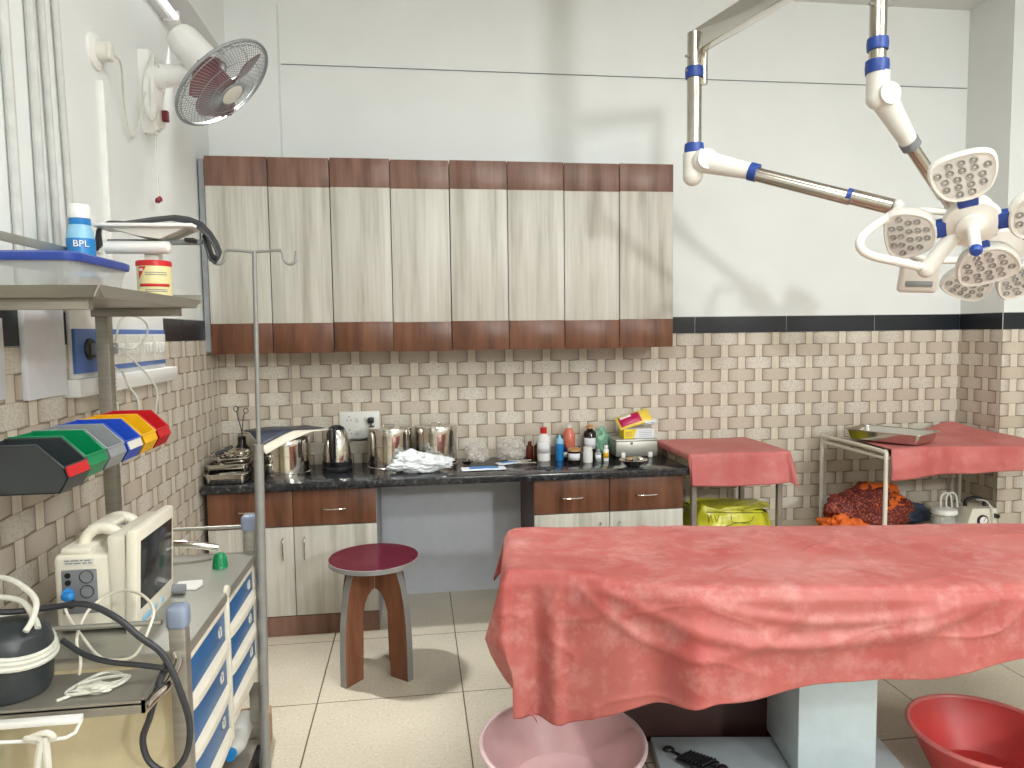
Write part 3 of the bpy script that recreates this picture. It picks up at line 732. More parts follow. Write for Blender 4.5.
# angles measured so that 90 deg points up on the head's face
h1 = lamp_head(t, MH, [PI/2+.22, PI*1.5+.34, 0.10, PI+.14])
hd = MB().mat(mt['lampwhite']).lathe([(0, .0), (.048, .0), (.05, .014), (.03, .02), (.02, .026), (.0185, .14), (0, .14)], 24, M=MH @ Matrix.Translation((0, 0, .010))).build('handle', None, t)
MB().lathe([(0, .166), (.014, .164), (.0195, .155), (.0195, .14), (0, .14)], 24, M=MH @ Matrix.Translation((0, 0, .010))).build('handle_tip', mt['blue_rub'], hd)
# rear head
HC2 = Vector((2.44, 2.70, 1.83)); HN2 = Vector((-.35, -.72, -.6)).normalized(); MH2 = frame(HC2, HN2, (0, 0, 1))
MB().tube([(2.26, 2.75, 1.99), (2.10, 2.76, 1.995), (2.04, 2.75, 1.96), (2.03, 2.74, 1.87), (2.06, 2.74, 1.81), (2.15, 2.74, 1.79), (2.30, 2.74, 1.79)], .0155, 14, 6).build('yoke', mt['lampwhite'], t)
MB().cyl((2.30, 2.74, 1.79), HC2-HN2*.05, .026, n=20).build('head_arm', mt['lampwhite'], t)
MP = frame(Vector((2.045, 2.68, 1.715)), (-.35, -.85, -.3), (0.05, 0, 1))
cp = MB().box(-.075, .075, -.065, .065, -.02, .02, .018, MP, 3).build('control_box', mt['lampwhite'], t)
MB().box(-.05, .05, -.035, -.012, .018, .024, .004, MP).build('display', mt['grey'], cp)
lamp_head(t, MH2, [PI/4, -PI/4-.2, PI+PI/4+.30, PI-PI/4], 1.0)
rebase(t)

# ================================================================ MEDICINE TROLLEY
tr = T('medicine_trolley', 'steel crash trolley with blue drawers and colourful bins, along the left wall', 'trolley', (-.78, 2.05, 0))
MB().box(-.985, -.547, 1.69, 2.455, .755, .785, .004).box(-.985, -.975, 1.69, 2.455, .785, .80).build('top', mt['steel'], tr)
for (x, y) in ((-.548, 1.665), (-.575, 2.478), (-.975, 1.665), (-.975, 2.478)):
    p = MB().box(x-.018, x+.018, y-.018, y+.018, .10, .86, .003).build('post', mt['steel_dull'], tr)
    MB().box(x-.023, x+.023, y-.023, y+.023, .85, .905, .012, seg=3).build('cap', mt['bluegrey_cap'], p)
    c = MB().cyl((x, y, .045), (x, y, .10), .012).lathe([(0, -.011), (.04, -.011), (.04, .011), (0, .011)], 20, M=Matrix.Rotation(PI/2, 4, 'Y'), c=(x, y, .045)).build('caster', mt['blackrub'], tr)
for y in (1.665, 2.478): MB().cyl((-.96, y, .865), (-.585, y, .865), .0062, n=12).build('end_rail', mt['steel'], tr)
MB().box(-.97, -.57, 1.70, 1.712, .12, .755).build('end_panel', mt['cream2'], tr)
MB().box(-.97, -.60, 2.43, 2.44, .30, .755).box(-.972, -.96, 1.712, 2.43, .12, .755).build('back_panels', mt['cream2'], tr)
MB().box(-.97, -.57, 1.69, 2.455, .105, .125, .003).build('bottom_shelf', mt['steel_dull'], tr)
MB().box(-.95, -.585, 1.715, 2.43, .345, .36).box(-.585, -.565, 1.715, 2.43, .345, .75).build('drawer_body', mt['cream'], tr)
m = MB(); m.box(-.566, -.550, 1.70, 1.722, .13, .755, .002); m.box(-.566, -.546, 2.068, 2.088, .345, .77, .003); m.box(-.566, -.550, 2.415, 2.435, .345, .755, .002); m.box(-.566, -.550, 1.70, 2.435, .738, .755, .002)
m.cyl((-.555, 2.078, .785), (-.545, 2.078, .785), .016, n=20); m.build('drawer_frame', mt['cream'], tr)
def drawer(y0, y1, zt, zb):
    d = MB().box(-.564, -.556, y0, y1, zb+.015, zt, .001).build('drawer', mt['blue'], tr)
    lip = MB(); n = 12
    def lp(u, v):
        y = y0+(y1-y0)*u; b_ = .012*math.sin(PI*u)**.5
        prof = [(0, .034), (.008, .031), (.015, .022), (.015, .004), (.008, 0), (0, 0), (0, .034)]
        k = min(5, int(v*6)); f_ = v*6-k; a = prof[k]; c = prof[k+1]
        return Vector((-.556+(a[0]+(c[0]-a[0])*f_)*(.6+b_/.012*.5), y, zb+(a[1]+(c[1]-a[1])*f_)))
    lip.grid(lp, n, 6); lip.build('grip_lip', mt['cream'], d)
    zc = (zt+zb+.034)/2; yc = y1-.055
    m = MB()
    for a, b_ in (((yc-.012, zc-.014), (yc+.012, zc-.011)), ((yc-.012, zc+.011), (yc+.012, zc+.014)), ((yc-.012, zc-.014), (yc-.0095, zc+.014)), ((yc+.0095, zc-.014), (yc+.012, zc+.014))): m.box(-.557, -.553, a[0], b_[0], a[1], b_[1])
    m.build('label_holder', mt['cream'], d)
for i in range(3):
    drawer(1.724, 2.066, .736-.13*i, .612-.13*i); drawer(2.09, 2.413, .736-.112*i, .635-.112*i)
# side tray at the near end
MB().box(-.985, -.565, 1.49, 1.645, .760, .770, .003).box(-.985, -.565, 1.49, 1.496, .745, .773).box(-.571, -.565, 1.49, 1.645, .745, .778).build('side_tray', mt['steel_dull'], tr)
MB().tube([(-.550, 1.64, .80), (-.540, 1.62, .785), (-.545, 1.57, .765), (-.562, 1.53, .755), (-.568, 1.50, .75)], .011, 12).build('tray_handle', mt['chrome'], tr)
# uprights, back rail and top shelf
for y in (1.60, 2.30): MB().box(-.948, -.912, y-.018, y+.018, .785, 1.60, .002).build('upright', mt['steel_dull'], tr)
MB().box(-.912, -.909, 1.58, 2.32, 1.262, 1.288, .001).build('bin_rail', mt['offwhite'], tr)
sh = MB().box(-.965, -.665, 1.63, 2.315, 1.598, 1.603)
def lipx(x0, z0, x1, z1, y0, y1): sh.prism([(x0, z0), (x1, z1), (x1+.002, z1), (x0+.002, z0)], y0, y1, 'y')
sh.prism([(-.667, 1.598), (-.656, 1.622), (-.653, 1.622), (-.664, 1.598)], 1.605, 2.335, 'y'); sh.prism([(-.963, 1.598), (-.99, 1.622), (-.993, 1.622), (-.966, 1.598)], 1.605, 2.335, 'y')
sh.prism([(1.632, 1.598), (1.605, 1.622), (1.602, 1.622), (1.629, 1.598)], -.99, -.655, 'x'); sh.prism([(2.313, 1.598), (2.332, 1.640), (2.335, 1.640), (2.316, 1.598)], -.99, -.655, 'x')
sh.build('top_shelf', mt['steel'], tr)
for y in (1.66, 2.26): MB().box(-.95, -.70, y, y+.025, 1.573, 1.598, .002).build('shelf_bearer', mt['steel_dull'], tr)
MB().box(-.975, -.969, 1.62, 2.33, 1.745, 1.768, .001).box(-.975, -.969, 1.70, 1.72, 1.60, 1.75).box(-.975, -.969, 2.29, 2.31, 1.60, 1.75).build('back_guard', mt['steel'], tr)
rebase(tr)
# storage bins on the rail
def make_bin(m_, name='storage_bin'):
    b = bmesh.new()
    def shell(y0, y1, t_):
        P = [(0, .10), (.095, .10), (.148, .055), (.148, .035), (.128, 0), (0, 0)]
        return P
    P = [(0, .10), (.112, .10), (.160, .052), (.167, .030), (.150, 0), (0, 0)]
    m = MB(); w_ = .1
    for y in (-w_/2, w_/2-.002): m.prism(P, y, y+.002, 'y')
    m.box(0, .150, -w_/2, w_/2, 0, .002); m.box(0, .002, -w_/2, w_/2, 0, .10)
    m.prism([(.150, 0), (.167, .030), (.160, .052), (.158, .051), (.165, .030), (.148, .001)], -w_/2, w_/2, 'y')
    m.tube([(0, -w_/2, .10), (.112, -w_/2, .10), (.160, -w_/2, .052)], .0025, 6, 1, smooth=False); m.tube([(0, w_/2, .10), (.112, w_/2, .10), (.160, w_/2, .052)], .0025, 6, 1, smooth=False); m.tube([(.160, -w_/2, .052), (.160, w_/2, .052)], .003, 6, smooth=False)
    return m.build(name, m_)
for i, (c, lb) in enumerate((('greyblack', 'black open-front storage bin with a red label strip, nearest on the rail'), ('green', 'green open-front storage bin on the rail between black and grey'), ('grey', 'grey open-front storage bin in the middle of the rail'), ('bluebin', 'blue open-front storage bin with a pale label on the rail'), ('yellow', 'yellow open-front storage bin on the rail beside the red one'), ('red', 'red open-front storage bin at the far end of the rail'))):
    o = make_bin(mt[c]); o.location = (-.908, 1.655+.112*i-.006*(i == 0), 1.190 if i else 1.184); Q(o, lb, 'storage bin', 'storage bins on the trolley rail')
    if i == 0: o.scale = (1.05, 1.06, 1.04); MB().prism([(.166, .032), (.169, .032), (.163, .053), (.160, .053)], -.045, .045, 'y').build('label_strip', mt['red'], o)
    if i == 3: MB().prism([(.1668, .030), (.169, .030), (.163, .050), (.160, .050)], -.042, .042, 'y').build('label_strip', mt['offwhite'], o)
    if i == 4: MB().box(.05, .10, -.03, .03, .003, .03, .005).build('contents', mt['maroon_pl'], o)

# ---- things on the top shelf
t = T('food_container', 'clear plastic container with a blue lid on the trolley top shelf', 'container', (-.815, 1.795, 1.603))
def rrect(w_, d_, r, n=6):
    P = []
    for cx, cy, a0 in ((w_-r, d_-r, 0), (-w_+r, d_-r, 90), (-w_+r, -d_+r, 180), (w_-r, -d_+r, 270)):
        for k in range(n+1): a = math.radians(a0+90*k/n); P.append((cx+r*math.cos(a), cy+r*math.sin(a)))
    return P
def loft(m, secs):
    b = bmesh.new(); R_ = [[b.verts.new((x, y, z)) for x, y in P] for P, z in secs]
    for p, q in zip(R_, R_[1:]):
        for i in range(len(p)): b.faces.new([p[i], p[(i+1) % len(p)], q[(i+1) % len(p)], q[i]])
    b.faces.new(R_[0][::-1]); b.faces.new(R_[-1]); return m.add(b)
loft(MB(), [(rrect(.082, .13, .03), .001), (rrect(.098, .155, .035), .080)]).build('tub', mt['clear'], t)
loft(MB(), [(rrect(.103, .160, .036), .074), (rrect(.105, .162, .038), .080), (rrect(.105, .162, .038), .090), (rrect(.095, .152, .03), .095), (rrect(.09, .146, .03), .090)]).build('lid', mt['bluelid'], t)
MB().crumple((0, .09, .03), (.06, .06, .025), .5, 3, 5, n=3).build('contents', plain('pinkish_sachets', (206, 160, 150), .5, var=.2, scale=30), t)
t = T('spray_bottle', 'blue and white spray bottle with a white cap behind the blue-lidded container', 'bottle', (-.935, 2.19, 1.603))
MB().lathe([(0, 0), (.034, 0), (.036, .01), (.036, .19), (.033, .21), (.026, .228), (0, .228)], 28).build('body', mt['skyblue'], t)
MB().lathe([(.0365, .05), (.0368, .051), (.0368, .187), (.0365, .188)], 28).build('label', mt['cyan'], t)
MB().text('BPL', .026, frame(Vector((.0148, -.0342, .171)), (.395, -.92, 0), (0, 0, 1)) ).build('lettering', mt['white'], t)
MB().lathe([(.026, .226), (.0275, .229), (.0275, .243), (.026, .245)], 28).build('collar', mt['cyan'], t)
MB().lathe([(0, .285), (.026, .284), (.029, .278), (.029, .245), (0, .245)], 28).build('cap', mt['white'], t)
t = T('tin', 'cream cylindrical tin with a red lid on the trolley top shelf', 'tin', (-.735, 2.17, 1.603))
MB().lathe([(0, 0), (.045, 0), (.0455, .003), (.0455, .112), (0, .112)], 40).build('can', mt['tin'], t)
MB().lathe([(0, .124), (.044, .124), (.047, .121), (.047, .109), (.0455, .108), (0, .11)], 40).build('lid', mt['red'], t)
def wrap(t_, r, a0, a1, z0, z1, m_, nm, n=12):
    def f(u, v):
        a = a0+(a1-a0)*u; return Vector((r*math.cos(a), r*math.sin(a), z0+(z1-z0)*v))
    return solid(MB().grid(f, n, 1).build(nm, m_, t_), .0005)
fa = math.atan2(-2.17, .735)
wrap(t, .046, fa-.95, fa+.95, .050, .058, mt['red'], 'red_band')
m = MB(); R0 = .0462
for k in range(2):
    P = [(fa-.95, .105), (fa-.35, .105), (fa-.95, .070)]
b = bmesh.new(); vv = [[b.verts.new((R0*math.cos(fa-1.0+.55*u/6*(1)), R0*math.sin(fa-1.0+.55*u/6), .106-.036*(1-u/6)*v)) for v in (0, 1)] for u in range(7)]
for p, q in zip(vv, vv[1:]): b.faces.new([p[0], q[0], q[1], p[1]])
m.add(b); m.build('red_corner', mt['red'], t)
m = MB()
for z in (.088, .082, .040, .035, .018): 
    def f(u, v, z=z): a = fa-.55+1.3*u; return Vector((.0463*math.cos(a), .0463*math.sin(a), z+.0022*v))
    m.grid(f, 12, 1)
m.build('printed_lines', mt['panel_grey'], t)
m = MB()
for k in range(3): a = fa-.88+.09*k; m.box(-.0012, .0012, -.0006, .0006, -.0035, .0035, 0, Matrix.Translation((.0466*math.cos(a), .0466*math.sin(a), .097)) @ Matrix.Rotation(a+PI/2, 4, 'Z'))
m.build('white_marks', mt['white'], t)
t = T('tray_device', 'white plastic tray device with a black strap over it, above the cream tin', 'device', (-.77, 2.275, 1.603))
MB().box(-.145, .135, -.07, .06, .228, .238, .003).build('tray_plate', mt['white'], t)
m = MB(); m.prism([(-.11, .228), (.11, .228), (.035, .195), (-.03, .205)], -.05, .05, 'y'); m.build('funnel', mt['offwhite'], t)
MB().box(-.13, .14, .0, .03, .186, .200, .003).build('crossbar', mt['grey'], t)
MB().cyl((-.12, -.03, .172), (.05, -.03, .172), .019, n=20).ball((.05, -.03, .172), (.012, .019, .019)).build('roll', mt['white'], t)
MB().box(-.02, .02, -.02, .02, .0, .19, .003).box(-.06, .06, -.04, .04, .0, .008, .002).build('support', mt['offwhite'], t)
MB().box(.10, .128, -.04, .0, .188, .200, .003).build('clip', mt['black'], t)
SP = [(-.886, 2.40, 1.846), (-.86, 2.40, 1.848), (-.804, 2.40, 1.856), (-.74, 2.40, 1.862), (-.70, 2.40, 1.857), (-.661, 2.39, 1.842), (-.635, 2.39, 1.815), (-.618, 2.39, 1.785), (-.608, 2.39, 1.755), (-.615, 2.39, 1.738), (-.632, 2.39, 1.748), (-.645, 2.395, 1.79), (-.652, 2.40, 1.822)]
def strap(P, wv):
    m = MB()
    def f(u, v):
        i = u*(len(P)-1); k = min(len(P)-2, int(i)); q = Vector(P[k]).lerp(Vector(P[k+1]), i-k); return q+Vector((0, (v-.5)*wv, (v-.5)*.022+.004*math.sin(PI*min(1, u*2))))-Vector((-.80, 2.40, 1.603))
    return m.grid(f, 60, 2)
solid(strap(SP, .045).build('strap', mt['blackrub'], t), .004)
solid(strap([(-.886, 2.40, 1.846), (-.93, 2.40, 1.843), (-.948, 2.40, 1.835), (-.952, 2.40, 1.81), (-.95, 2.40, 1.775)], .04).build('strap_end', mt['blackrub'], t), .003)

# ---- drip stand
t = T('drip_stand', 'slim steel drip stand with two hooks rising from the far corner of the trolley', 'drip stand', (-.515, 2.452, 0))
px_, py_ = -.5265, 2.405
MB().cyl((-.535, 2.405, .06), (-.517, 2.405, 1.155), .0155, n=20).build('lower_tube', mt['pole'], t)
MB().cyl((-.517, 2.405, 1.15), (-.507, 2.405, 1.782), .0075, n=14).build('upper_rod', mt['pole'], t)
MB().lathe([(0, 0), (.05, 0), (.05, .012), (.02, .03), (.016, .065), (0, .065)], 28, c=(-.535, 2.405, 0)).build('foot', mt['pole'], t)
for s_ in (-1, 1):
    X = -.507
    MB().tube([(X, 2.405, 1.780), (X+s_*.075, 2.40, 1.785), (X+s_*.088, 2.40, 1.778), (X+s_*.092, 2.40, 1.758), (X+s_*.10, 2.40, 1.745), (X+s_*.115, 2.40, 1.741), (X+s_*.128, 2.40, 1.751), (X+s_*.132, 2.40, 1.783)], .0048, 10, 5).build('hook', mt['pole'], t)
rebase(t)

# ---- patient monitor
t = T('patient_monitor', 'cream patient monitor with a dark screen and carry handle on the trolley top', 'monitor', (-.79, 1.94, .787))
m = MB(); m.box(-.885, -.752, 1.825, 2.06, .795, .985, .014, seg=3); m.box(-.76, -.715, 1.822, 2.075, .795, 1.028, .010)
m.build('housing', mt['monitor'], t)
MM = Matrix.Translation((-.70, 1.945, .912)) @ Matrix.Rotation(.05, 4, 'Y')
fr_ = MB(); fr_.box(-.016, .012, -.135, .135, -.13, .13, .008, MM)
bz = fr_.build('bezel', mt['monitor'], t)
MB().box(.0115, .0135, -.112, .112, -.075, .098, .001, MM).build('screen', mt['screen'], bz)
MB().box(.0115, .0145, -.10, -.0, -.115, -.10, .002, MM).box(.0115, .0145, .03, .05, -.115, -.10, .002, MM).build('buttons', mt['skyblue'], bz)
MB().cyl(MM @ Vector((0, .125, -.11)), MM @ Vector((.045, .125, -.11)), .014, n=20).build('dial', mt['panel_grey'], t)
m = MB(); m.tube([(-.838, 1.875, .975), (-.832, 1.88, 1.005), (-.82, 1.885, 1.024), (-.80, 1.89, 1.032), (-.775, 1.89, 1.028), (-.75, 1.89, 1.01)], .015, 12, 6)
m.tube([(-.838, 2.01, .975), (-.832, 2.01, 1.005), (-.82, 2.005, 1.024), (-.80, 2.0, 1.032), (-.775, 2.0, 1.028), (-.75, 2.0, 1.01)], .015, 12, 6); m.box(-.83, -.775, 1.88, 2.01, 1.020, 1.042, .01); m.box(-.87, -.80, 1.83, 2.05, .98, 1.0, .008)
m.build('carry_handle', mt['monitor'], t)
sp = MB().box(-.866, -.785, 1.8215, 1.829, .838, .948, .003).build('socket_panel', mt['panel_grey'], t)
m = MB()
for x, z, r in ((-.850, .935, .007), (-.850, .917, .007)): m.cyl((x, 1.824, z), (x, 1.8195, z), r, n=16)
m.cyl((-.846, 1.824, .865), (-.846, 1.8195, .865), .012, n=20)
m.build('sockets', mt['black'], sp)
m = MB()
for z in (.930, .893): m.tube([(-.808+.0155*math.cos(a*PI/12), 1.821, z+.0155*math.sin(a*PI/12)) for a in range(25)], .001, 5, 1, smooth=False)
m.build('socket_rings', mt['black'], sp)
m = MB().box(-.86, -.79, 1.8235, 1.8255, .958, .975); m.build('name_plate', mt['offwhite'], t)
m = MB()
for z, P in ((.9690, ((-.856, -.846), (-.843, -.824), (-.821, -.815), (-.812, -.797))), (.9625, ((-.856, -.838), (-.835, -.820), (-.816, -.806), (-.803, -.795)))):
    for a, b_ in P: m.box(a, b_, 1.8229, 1.8236, z, z+.0028)
m.build('printed_lines', mt['panel_grey'], t)
MB().cyl((-.852, 1.82, .895), (-.842, 1.80, .897), .010, .013, 16).ball((-.840, 1.795, .892), (.016, .012, .012)).build('sensor_plug', mt['cyan'], t)
for y in (1.84, 2.04): MB().box(-.88, -.70, y, y+.02, .787, .797, .002).build('foot', mt['blackrub'], t)
rebase(t)

# ---- bits on the trolley
cab_black = [(-0.968, 1.60, 0.949), (-0.876, 1.60, 0.934), (-0.796, 1.62, 0.931), (-0.715, 1.6, 0.941), (-0.648, 1.58, 0.916), (-0.597, 1.57, 0.873), (-0.552, 1.57, 0.83), (-0.518, 1.56, 0.754), (-0.501, 1.56, 0.674), (-0.512, 1.56, 0.608), (-0.546, 1.56, 0.573), (-0.586, 1.56, 0.599), (-0.598, 1.56, 0.65), (-0.581, 1.56, 0.700), (-0.558, 1.56, 0.775), (-0.553, 1.6, 0.805)]
Q(own(MB().tube(cab_black, .0068, 8).tube([(-0.775, 1.62, 0.857), (-0.721, 1.6, 0.829), (-0.663, 1.58, 0.818), (-0.599, 1.57, 0.811), (-0.546, 1.56, 0.805)], .006, 8).build('power_cable', mt['blackrub']), (-.6, 1.56, .573)), 'thick black cable looping down over the near end of the blue-drawer trolley', 'cable')
Q(own(MB().tube([(-0.955, 1.64, 1.001), (-0.881, 1.62, 1.001), (-0.832, 1.60, 0.983), (-0.802, 1.58, 0.959), (-0.796, 1.55, 0.932), (-.80, 1.53, .916)], .0062, 8).tube([(-0.948, 1.62, 0.966), (-0.847, 1.6, 0.959), (-0.808, 1.58, 0.925), (-0.791, 1.56, 0.91)], .0062, 8).build('probe_cable', mt['cable']), (-.88, 1.6, .91)), 'thick white cable loops arching behind the black case', 'cable')
Q(own(MB().tube([(-0.852, 1.795, 0.886), (-0.829, 1.77, 0.851), (-0.765, 1.7, 0.821), (-0.722, 1.66, 0.80), (-0.68, 1.62, 0.805), (-0.62, 1.6, 0.821), (-0.59, 1.62, 0.885), (-0.601, 1.66, 0.905), (-0.649, 1.72, 0.915), (-0.708, 1.76, 0.911), (-0.753, 1.76, 0.892), (-0.77, 1.72, 0.872), (-0.764, 1.66, 0.84), (-0.74, 1.62, 0.81), (-0.735, 1.60, 0.785)], .0034, 8).build('sensor_cable', mt['cream']), (-.72, 1.65, .80)), 'thin cream sensor cable looping from the monitor over the near rail', 'cable')
Q(own(MB().tube([(-0.74, 1.51, 0.775), (-0.70, 1.55, 0.775), (-0.64, 1.58, 0.777), (-0.66, 1.61, 0.779), (-0.70, 1.61, 0.779), (-0.735, 1.54, 0.777), (-0.70, 1.53, 0.777), (-0.645, 1.55, 0.778), (-0.63, 1.59, 0.78), (-.68, 1.585, .782), (-.72, 1.56, .782)], .0036, 6).crumple((-.68, 1.545, .780), (.035, .016, .008), .6, 4, 3, n=3).build('cable_bundle', mt['cable']), (-.69, 1.55, .762)), 'small tied bundle of thin white cable lying on the steel side tray', 'cable bundle')
t = T('black_case', 'black plastic instrument case wrapped with white cable, cut off by the left edge', 'case', (-.868, 1.575, .771))
MB().lathe([(0, .002), (.080, .002), (.088, .02), (.094, .10), (.088, .128), (.072, .142), (.04, .150), (0, .152)], 36, sx=1.0, sy=.84).build('body', mt['greyblack'], t)
m = MB()
for j, z in enumerate((.128, .138, .146)):
    m.tube([((.096-.002*j)*math.cos(a*PI/18), .082*math.sin(a*PI/18)*(1-.02*j), z-.030-.025*math.cos(a*PI/18+.4)) for a in range(37)], .0062, 8, 1, smooth=False)
m.build('wound_cable', mt['cable'], t)
t = T('hanging_tubing', 'knotted white tubing tied to a clear bar below the near tray', 'tubing', (-.74, 1.470, .705))
MB().box(-.10, .065, -.012, .008, .045, .057, .002).tube([(.065, -.002, .05), (.04, -.014, .02), (-.09, -.014, .022)], .0035, 8, 3).build('bar', mt['white'], t)
MB().tube([(-.02, -.02, .03), (.01, -.026, .04), (.02, -.02, .025), (-.01, -.015, .018), (-.03, -.02, .028), (0, -.028, .03)], .006, 8).tube([(.0, -.02, .03), (-.012, -.018, -.03), (-.03, -.01, -.13)], .008, 8).tube([(.005, -.02, .03), (.006, -.018, -.03), (.0, -.01, -.13)], .007, 8).build('tube', mt['offwhite'], t)
t = T('bottle_cap', 'small green plastic cap standing on the far end of the trolley top', 'cap', (-.625, 2.30, .785))
MB().lathe([(0, .046), (.012, .045), (.018, .038), (.021, .008), (.024, 0), (.022, 0), (.018, .03), (0, .04)], 24).build('shell', mt['green'], t)
m = MB()
for k in range(16): a = k*PI/8; m.cyl((.0225*math.cos(a), .0225*math.sin(a), .004), (.0185*math.cos(a), .0185*math.sin(a), .034), .0012, n=5)
m.build('ridges', mt['green'], t)
t = T('plug_card', 'flat white plastic card with a grey dial end lying beside the monitor', 'card', (-.675, 2.13, .787))
MB().prism([(-.03, -.035), (.035, -.035), (.045, .0), (.035, .035), (-.03, .03)], .0, .006, 'z').build('card', mt['white'], t)
Q(own(MB().tube([(-.95, 2.43, .80), (-.92, 2.40, .835), (-.84, 2.385, .845), (-.74, 2.39, .838), (-.66, 2.41, .815)], .012, 12).build('curved_pipe', mt['chrome']), (-.80, 2.4, .80)), 'curved polished steel pipe lying along the far end of the trolley', 'pipe')
# under and behind the trolley
t = T('cardboard_box', 'brown cardboard box standing on the floor behind the drip stand', 'box', (-.675, 2.60, 0), .1)
MB().box(-.10, .115, -.08, .08, 0, .12, .002).build('body', mt['cardboard'], t)
MB().prism([(-.10, .12), (.115, .12), (.06, .20), (-.06, .20)], -.002, .002, 'y', Matrix.Translation((0, -.08, 0)) ).build('flap', mt['cardboard'], t)
t = T('water_bottle', 'clear plastic bottle with a blue cap lying on the trolley bottom shelf', 'bottle', (-.62, 2.28, .128))
R_ = Matrix.Translation((0, .12, .036)) @ Matrix.Rotation(-PI/2+PI, 4, 'X') @ Matrix.Rotation(0, 4, 'Z')
MB().lathe([(0, -.12), (.034, -.12), (.035, -.05), (.035, .04), (.026, .07), (.013, .085), (0, .085)], 24, M=R_).build('body', mt['clear'], t)
MB().lathe([(0, .108), (.017, .107), (.0185, .10), (.0185, .085), (0, .085)], 24, M=R_).build('cap', mt['cyan'], t)
m = plain('patterned_packet', (224, 214, 200), .6, var=.1)
Q(own(MB().crumple((-.66, 2.05, .150), (.10, .10, .03), .25, 3, 9, flat=.8, n=3).build('cloth_packet', m), (-.66, 2.05, .126)), 'crumpled pale packet lying on the trolley bottom shelf', 'packet')

# ---- wall socket board, papers
t = T('socket_board', 'blue and white electrical socket board on the left wall behind the trolley upright', 'socket board', (XL, 2.75, 1.45))
MB().box(XL-.0, XL+.012, 2.35, 3.17, 1.335, 1.625, .003).build('backing', mt['white'], t)
MB().box(XL+.012, XL+.022, 2.355, 3.15, 1.40, 1.54, .002).build('blue_frame', mt['bpanel'], t)
for k in range(4): 
    y = 2.60+k*.137; p = MB().box(XL+.020, XL+.027, y, y+.131, 1.418, 1.522, .003).build('switch_plate', mt['offwhite'], t)
    m = MB()
    for j in range(3): m.box(XL+.026, XL+.031, y+.02+j*.034, y+.044+j*.034, 1.45, 1.49, .003)
    m.build('rocker', mt['white'], p)
MB().box(XL, XL+.05, 2.31, 3.20, 1.330, 1.385, .004).build('lower_trunking', mt['white'], t)
for y in (2.45, 2.53):
    p = MB().lathe([(0, 0), (.036, 0), (.036, .006), (.03, .012), (0, .012)], 20, M=Matrix.Rotation(PI/2, 4, 'Y'), c=(XL+.021, y, 1.475)).build('socket', mt['black'], t)
    MB().box(XL+.03, XL+.075, y-.018, y+.018, 1.455, 1.495, .008).build('plug', mt['grey'], p)
rebase(t)
m = MB()
for P in ([(-.99, 2.45, 1.475), (-.975, 2.43, 1.44), (-.985, 2.42, 1.40), (-1.0, 2.42, 1.33), (-.985, 2.44, 1.27)], [(-0.99, 2.5, 1.487), (-.985, 2.55, 1.476), (-0.963, 2.62, 1.474), (-0.939, 2.66, 1.512), (-0.934, 2.66, 1.554), (-0.948, 2.62, 1.581), (-0.992, 2.6, 1.578), (-.99, 2.53, 1.50)],
          [(-.985, 2.55, 1.475), (-0.957, 2.6, 1.426), (-0.911, 2.6, 1.37), (-0.891, 2.6, 1.321), (-0.90, 2.6, 1.241)], [(-.985, 2.45, 1.455), (-.975, 2.48, 1.412), (-.970, 2.52, 1.397), (-0.965, 2.55, 1.351), (-0.936, 2.55, 1.299), (-0.92, 2.5, 1.23)]): m.tube(P, .0035, 8)
for k in range(14): m.tube([(-.985+.012*math.cos(a), 2.47+.022*math.sin(a), 1.24+.012*k+.002*a) for a in [j*PI/4 for j in range(9)]], .003, 5, 1, smooth=False)
Q(own(m.build('wall_cables', mt['cable']), (-.99, 2.5, 1.23)), 'tangle of thin white cables hanging from the blue socket board', 'cables')
Q(bx(XL, XL+.016, 2.085, 2.305, 1.342, 1.605, .002).build('acrylic_sheet', mt['paper']), 'blank white sheet on the left wall beside the blue socket board', 'wall sheet')
Q(bx(XL, XL+.004, 1.80, 2.005, 1.355, 1.565, .001).build('wall_paper_sheet', mt['paper']), 'white sheet on the left wall cut off by the photo edge', 'wall sheet')

# ================================================================ THINGS ON THE WORKTOP
ZC = .785
# steel trays
def tray(name, label, loc, w_, d_, h_, rz=0., mat_=None, group=None, tilt=None):
    t = T(name, label, 'tray', loc, rz, group)
    m = MB(); b = bmesh.new()
    secs = [(rrect(w_*.86, d_*.86, .02), .002), (rrect(w_*.90, d_*.90, .022), .006), (rrect(w_*.97, d_*.97, .025), h_-.002), (rrect(w_+.004, d_+.004, .028), h_), (rrect(w_+.004, d_+.004, .028), h_-.003), (rrect(w_*.955, d_*.955, .024), h_-.005), (rrect(w_*.885, d_*.885, .022), .008), (rrect(w_*.84, d_*.84, .02), .0045)]
    R2 = [[b.verts.new((x, y, z)) for x, y in P] for P, z in secs]
    for p, q in zip(R2, R2[1:]):
        for i in range(len(p)): b.faces.new([p[i], p[(i+1) % len(p)], q[(i+1) % len(p)], q[i]])
    b.faces.new(R2[0][::-1]); b.faces.new(R2[-1]); m.add(b); o = m.build('pan', mat_ or mt['chrome'], t)
    o2 = MB().tube([(x, y, h_) for x, y in rrect(w_+.003, d_+.003, .028)]+[(w_+.003, d_+.003-.028, h_)], .0028, 6, 1, smooth=False).build('rolled_rim', mat_ or mt['chrome'], t)
    return t
tray('instrument_tray', 'lower of two stacked steel instrument trays at the left end of the worktop', (-.935, 3.68, ZC), .10, .095, .05, 0, None, 'steel trays on the worktop')
tray('instrument_tray', 'upper of two stacked steel instrument trays at the left end of the worktop', (-.935, 3.70, ZC+.0525), .10, .095, .042, .04, None, 'steel trays on the worktop')
t = tray('instrument_tray', 'shallow steel dish tilted on top of the stacked trays, holding tools', (-.93, 3.70, ZC+.098), .085, .065, .022, .3, None, 'steel trays on the worktop')
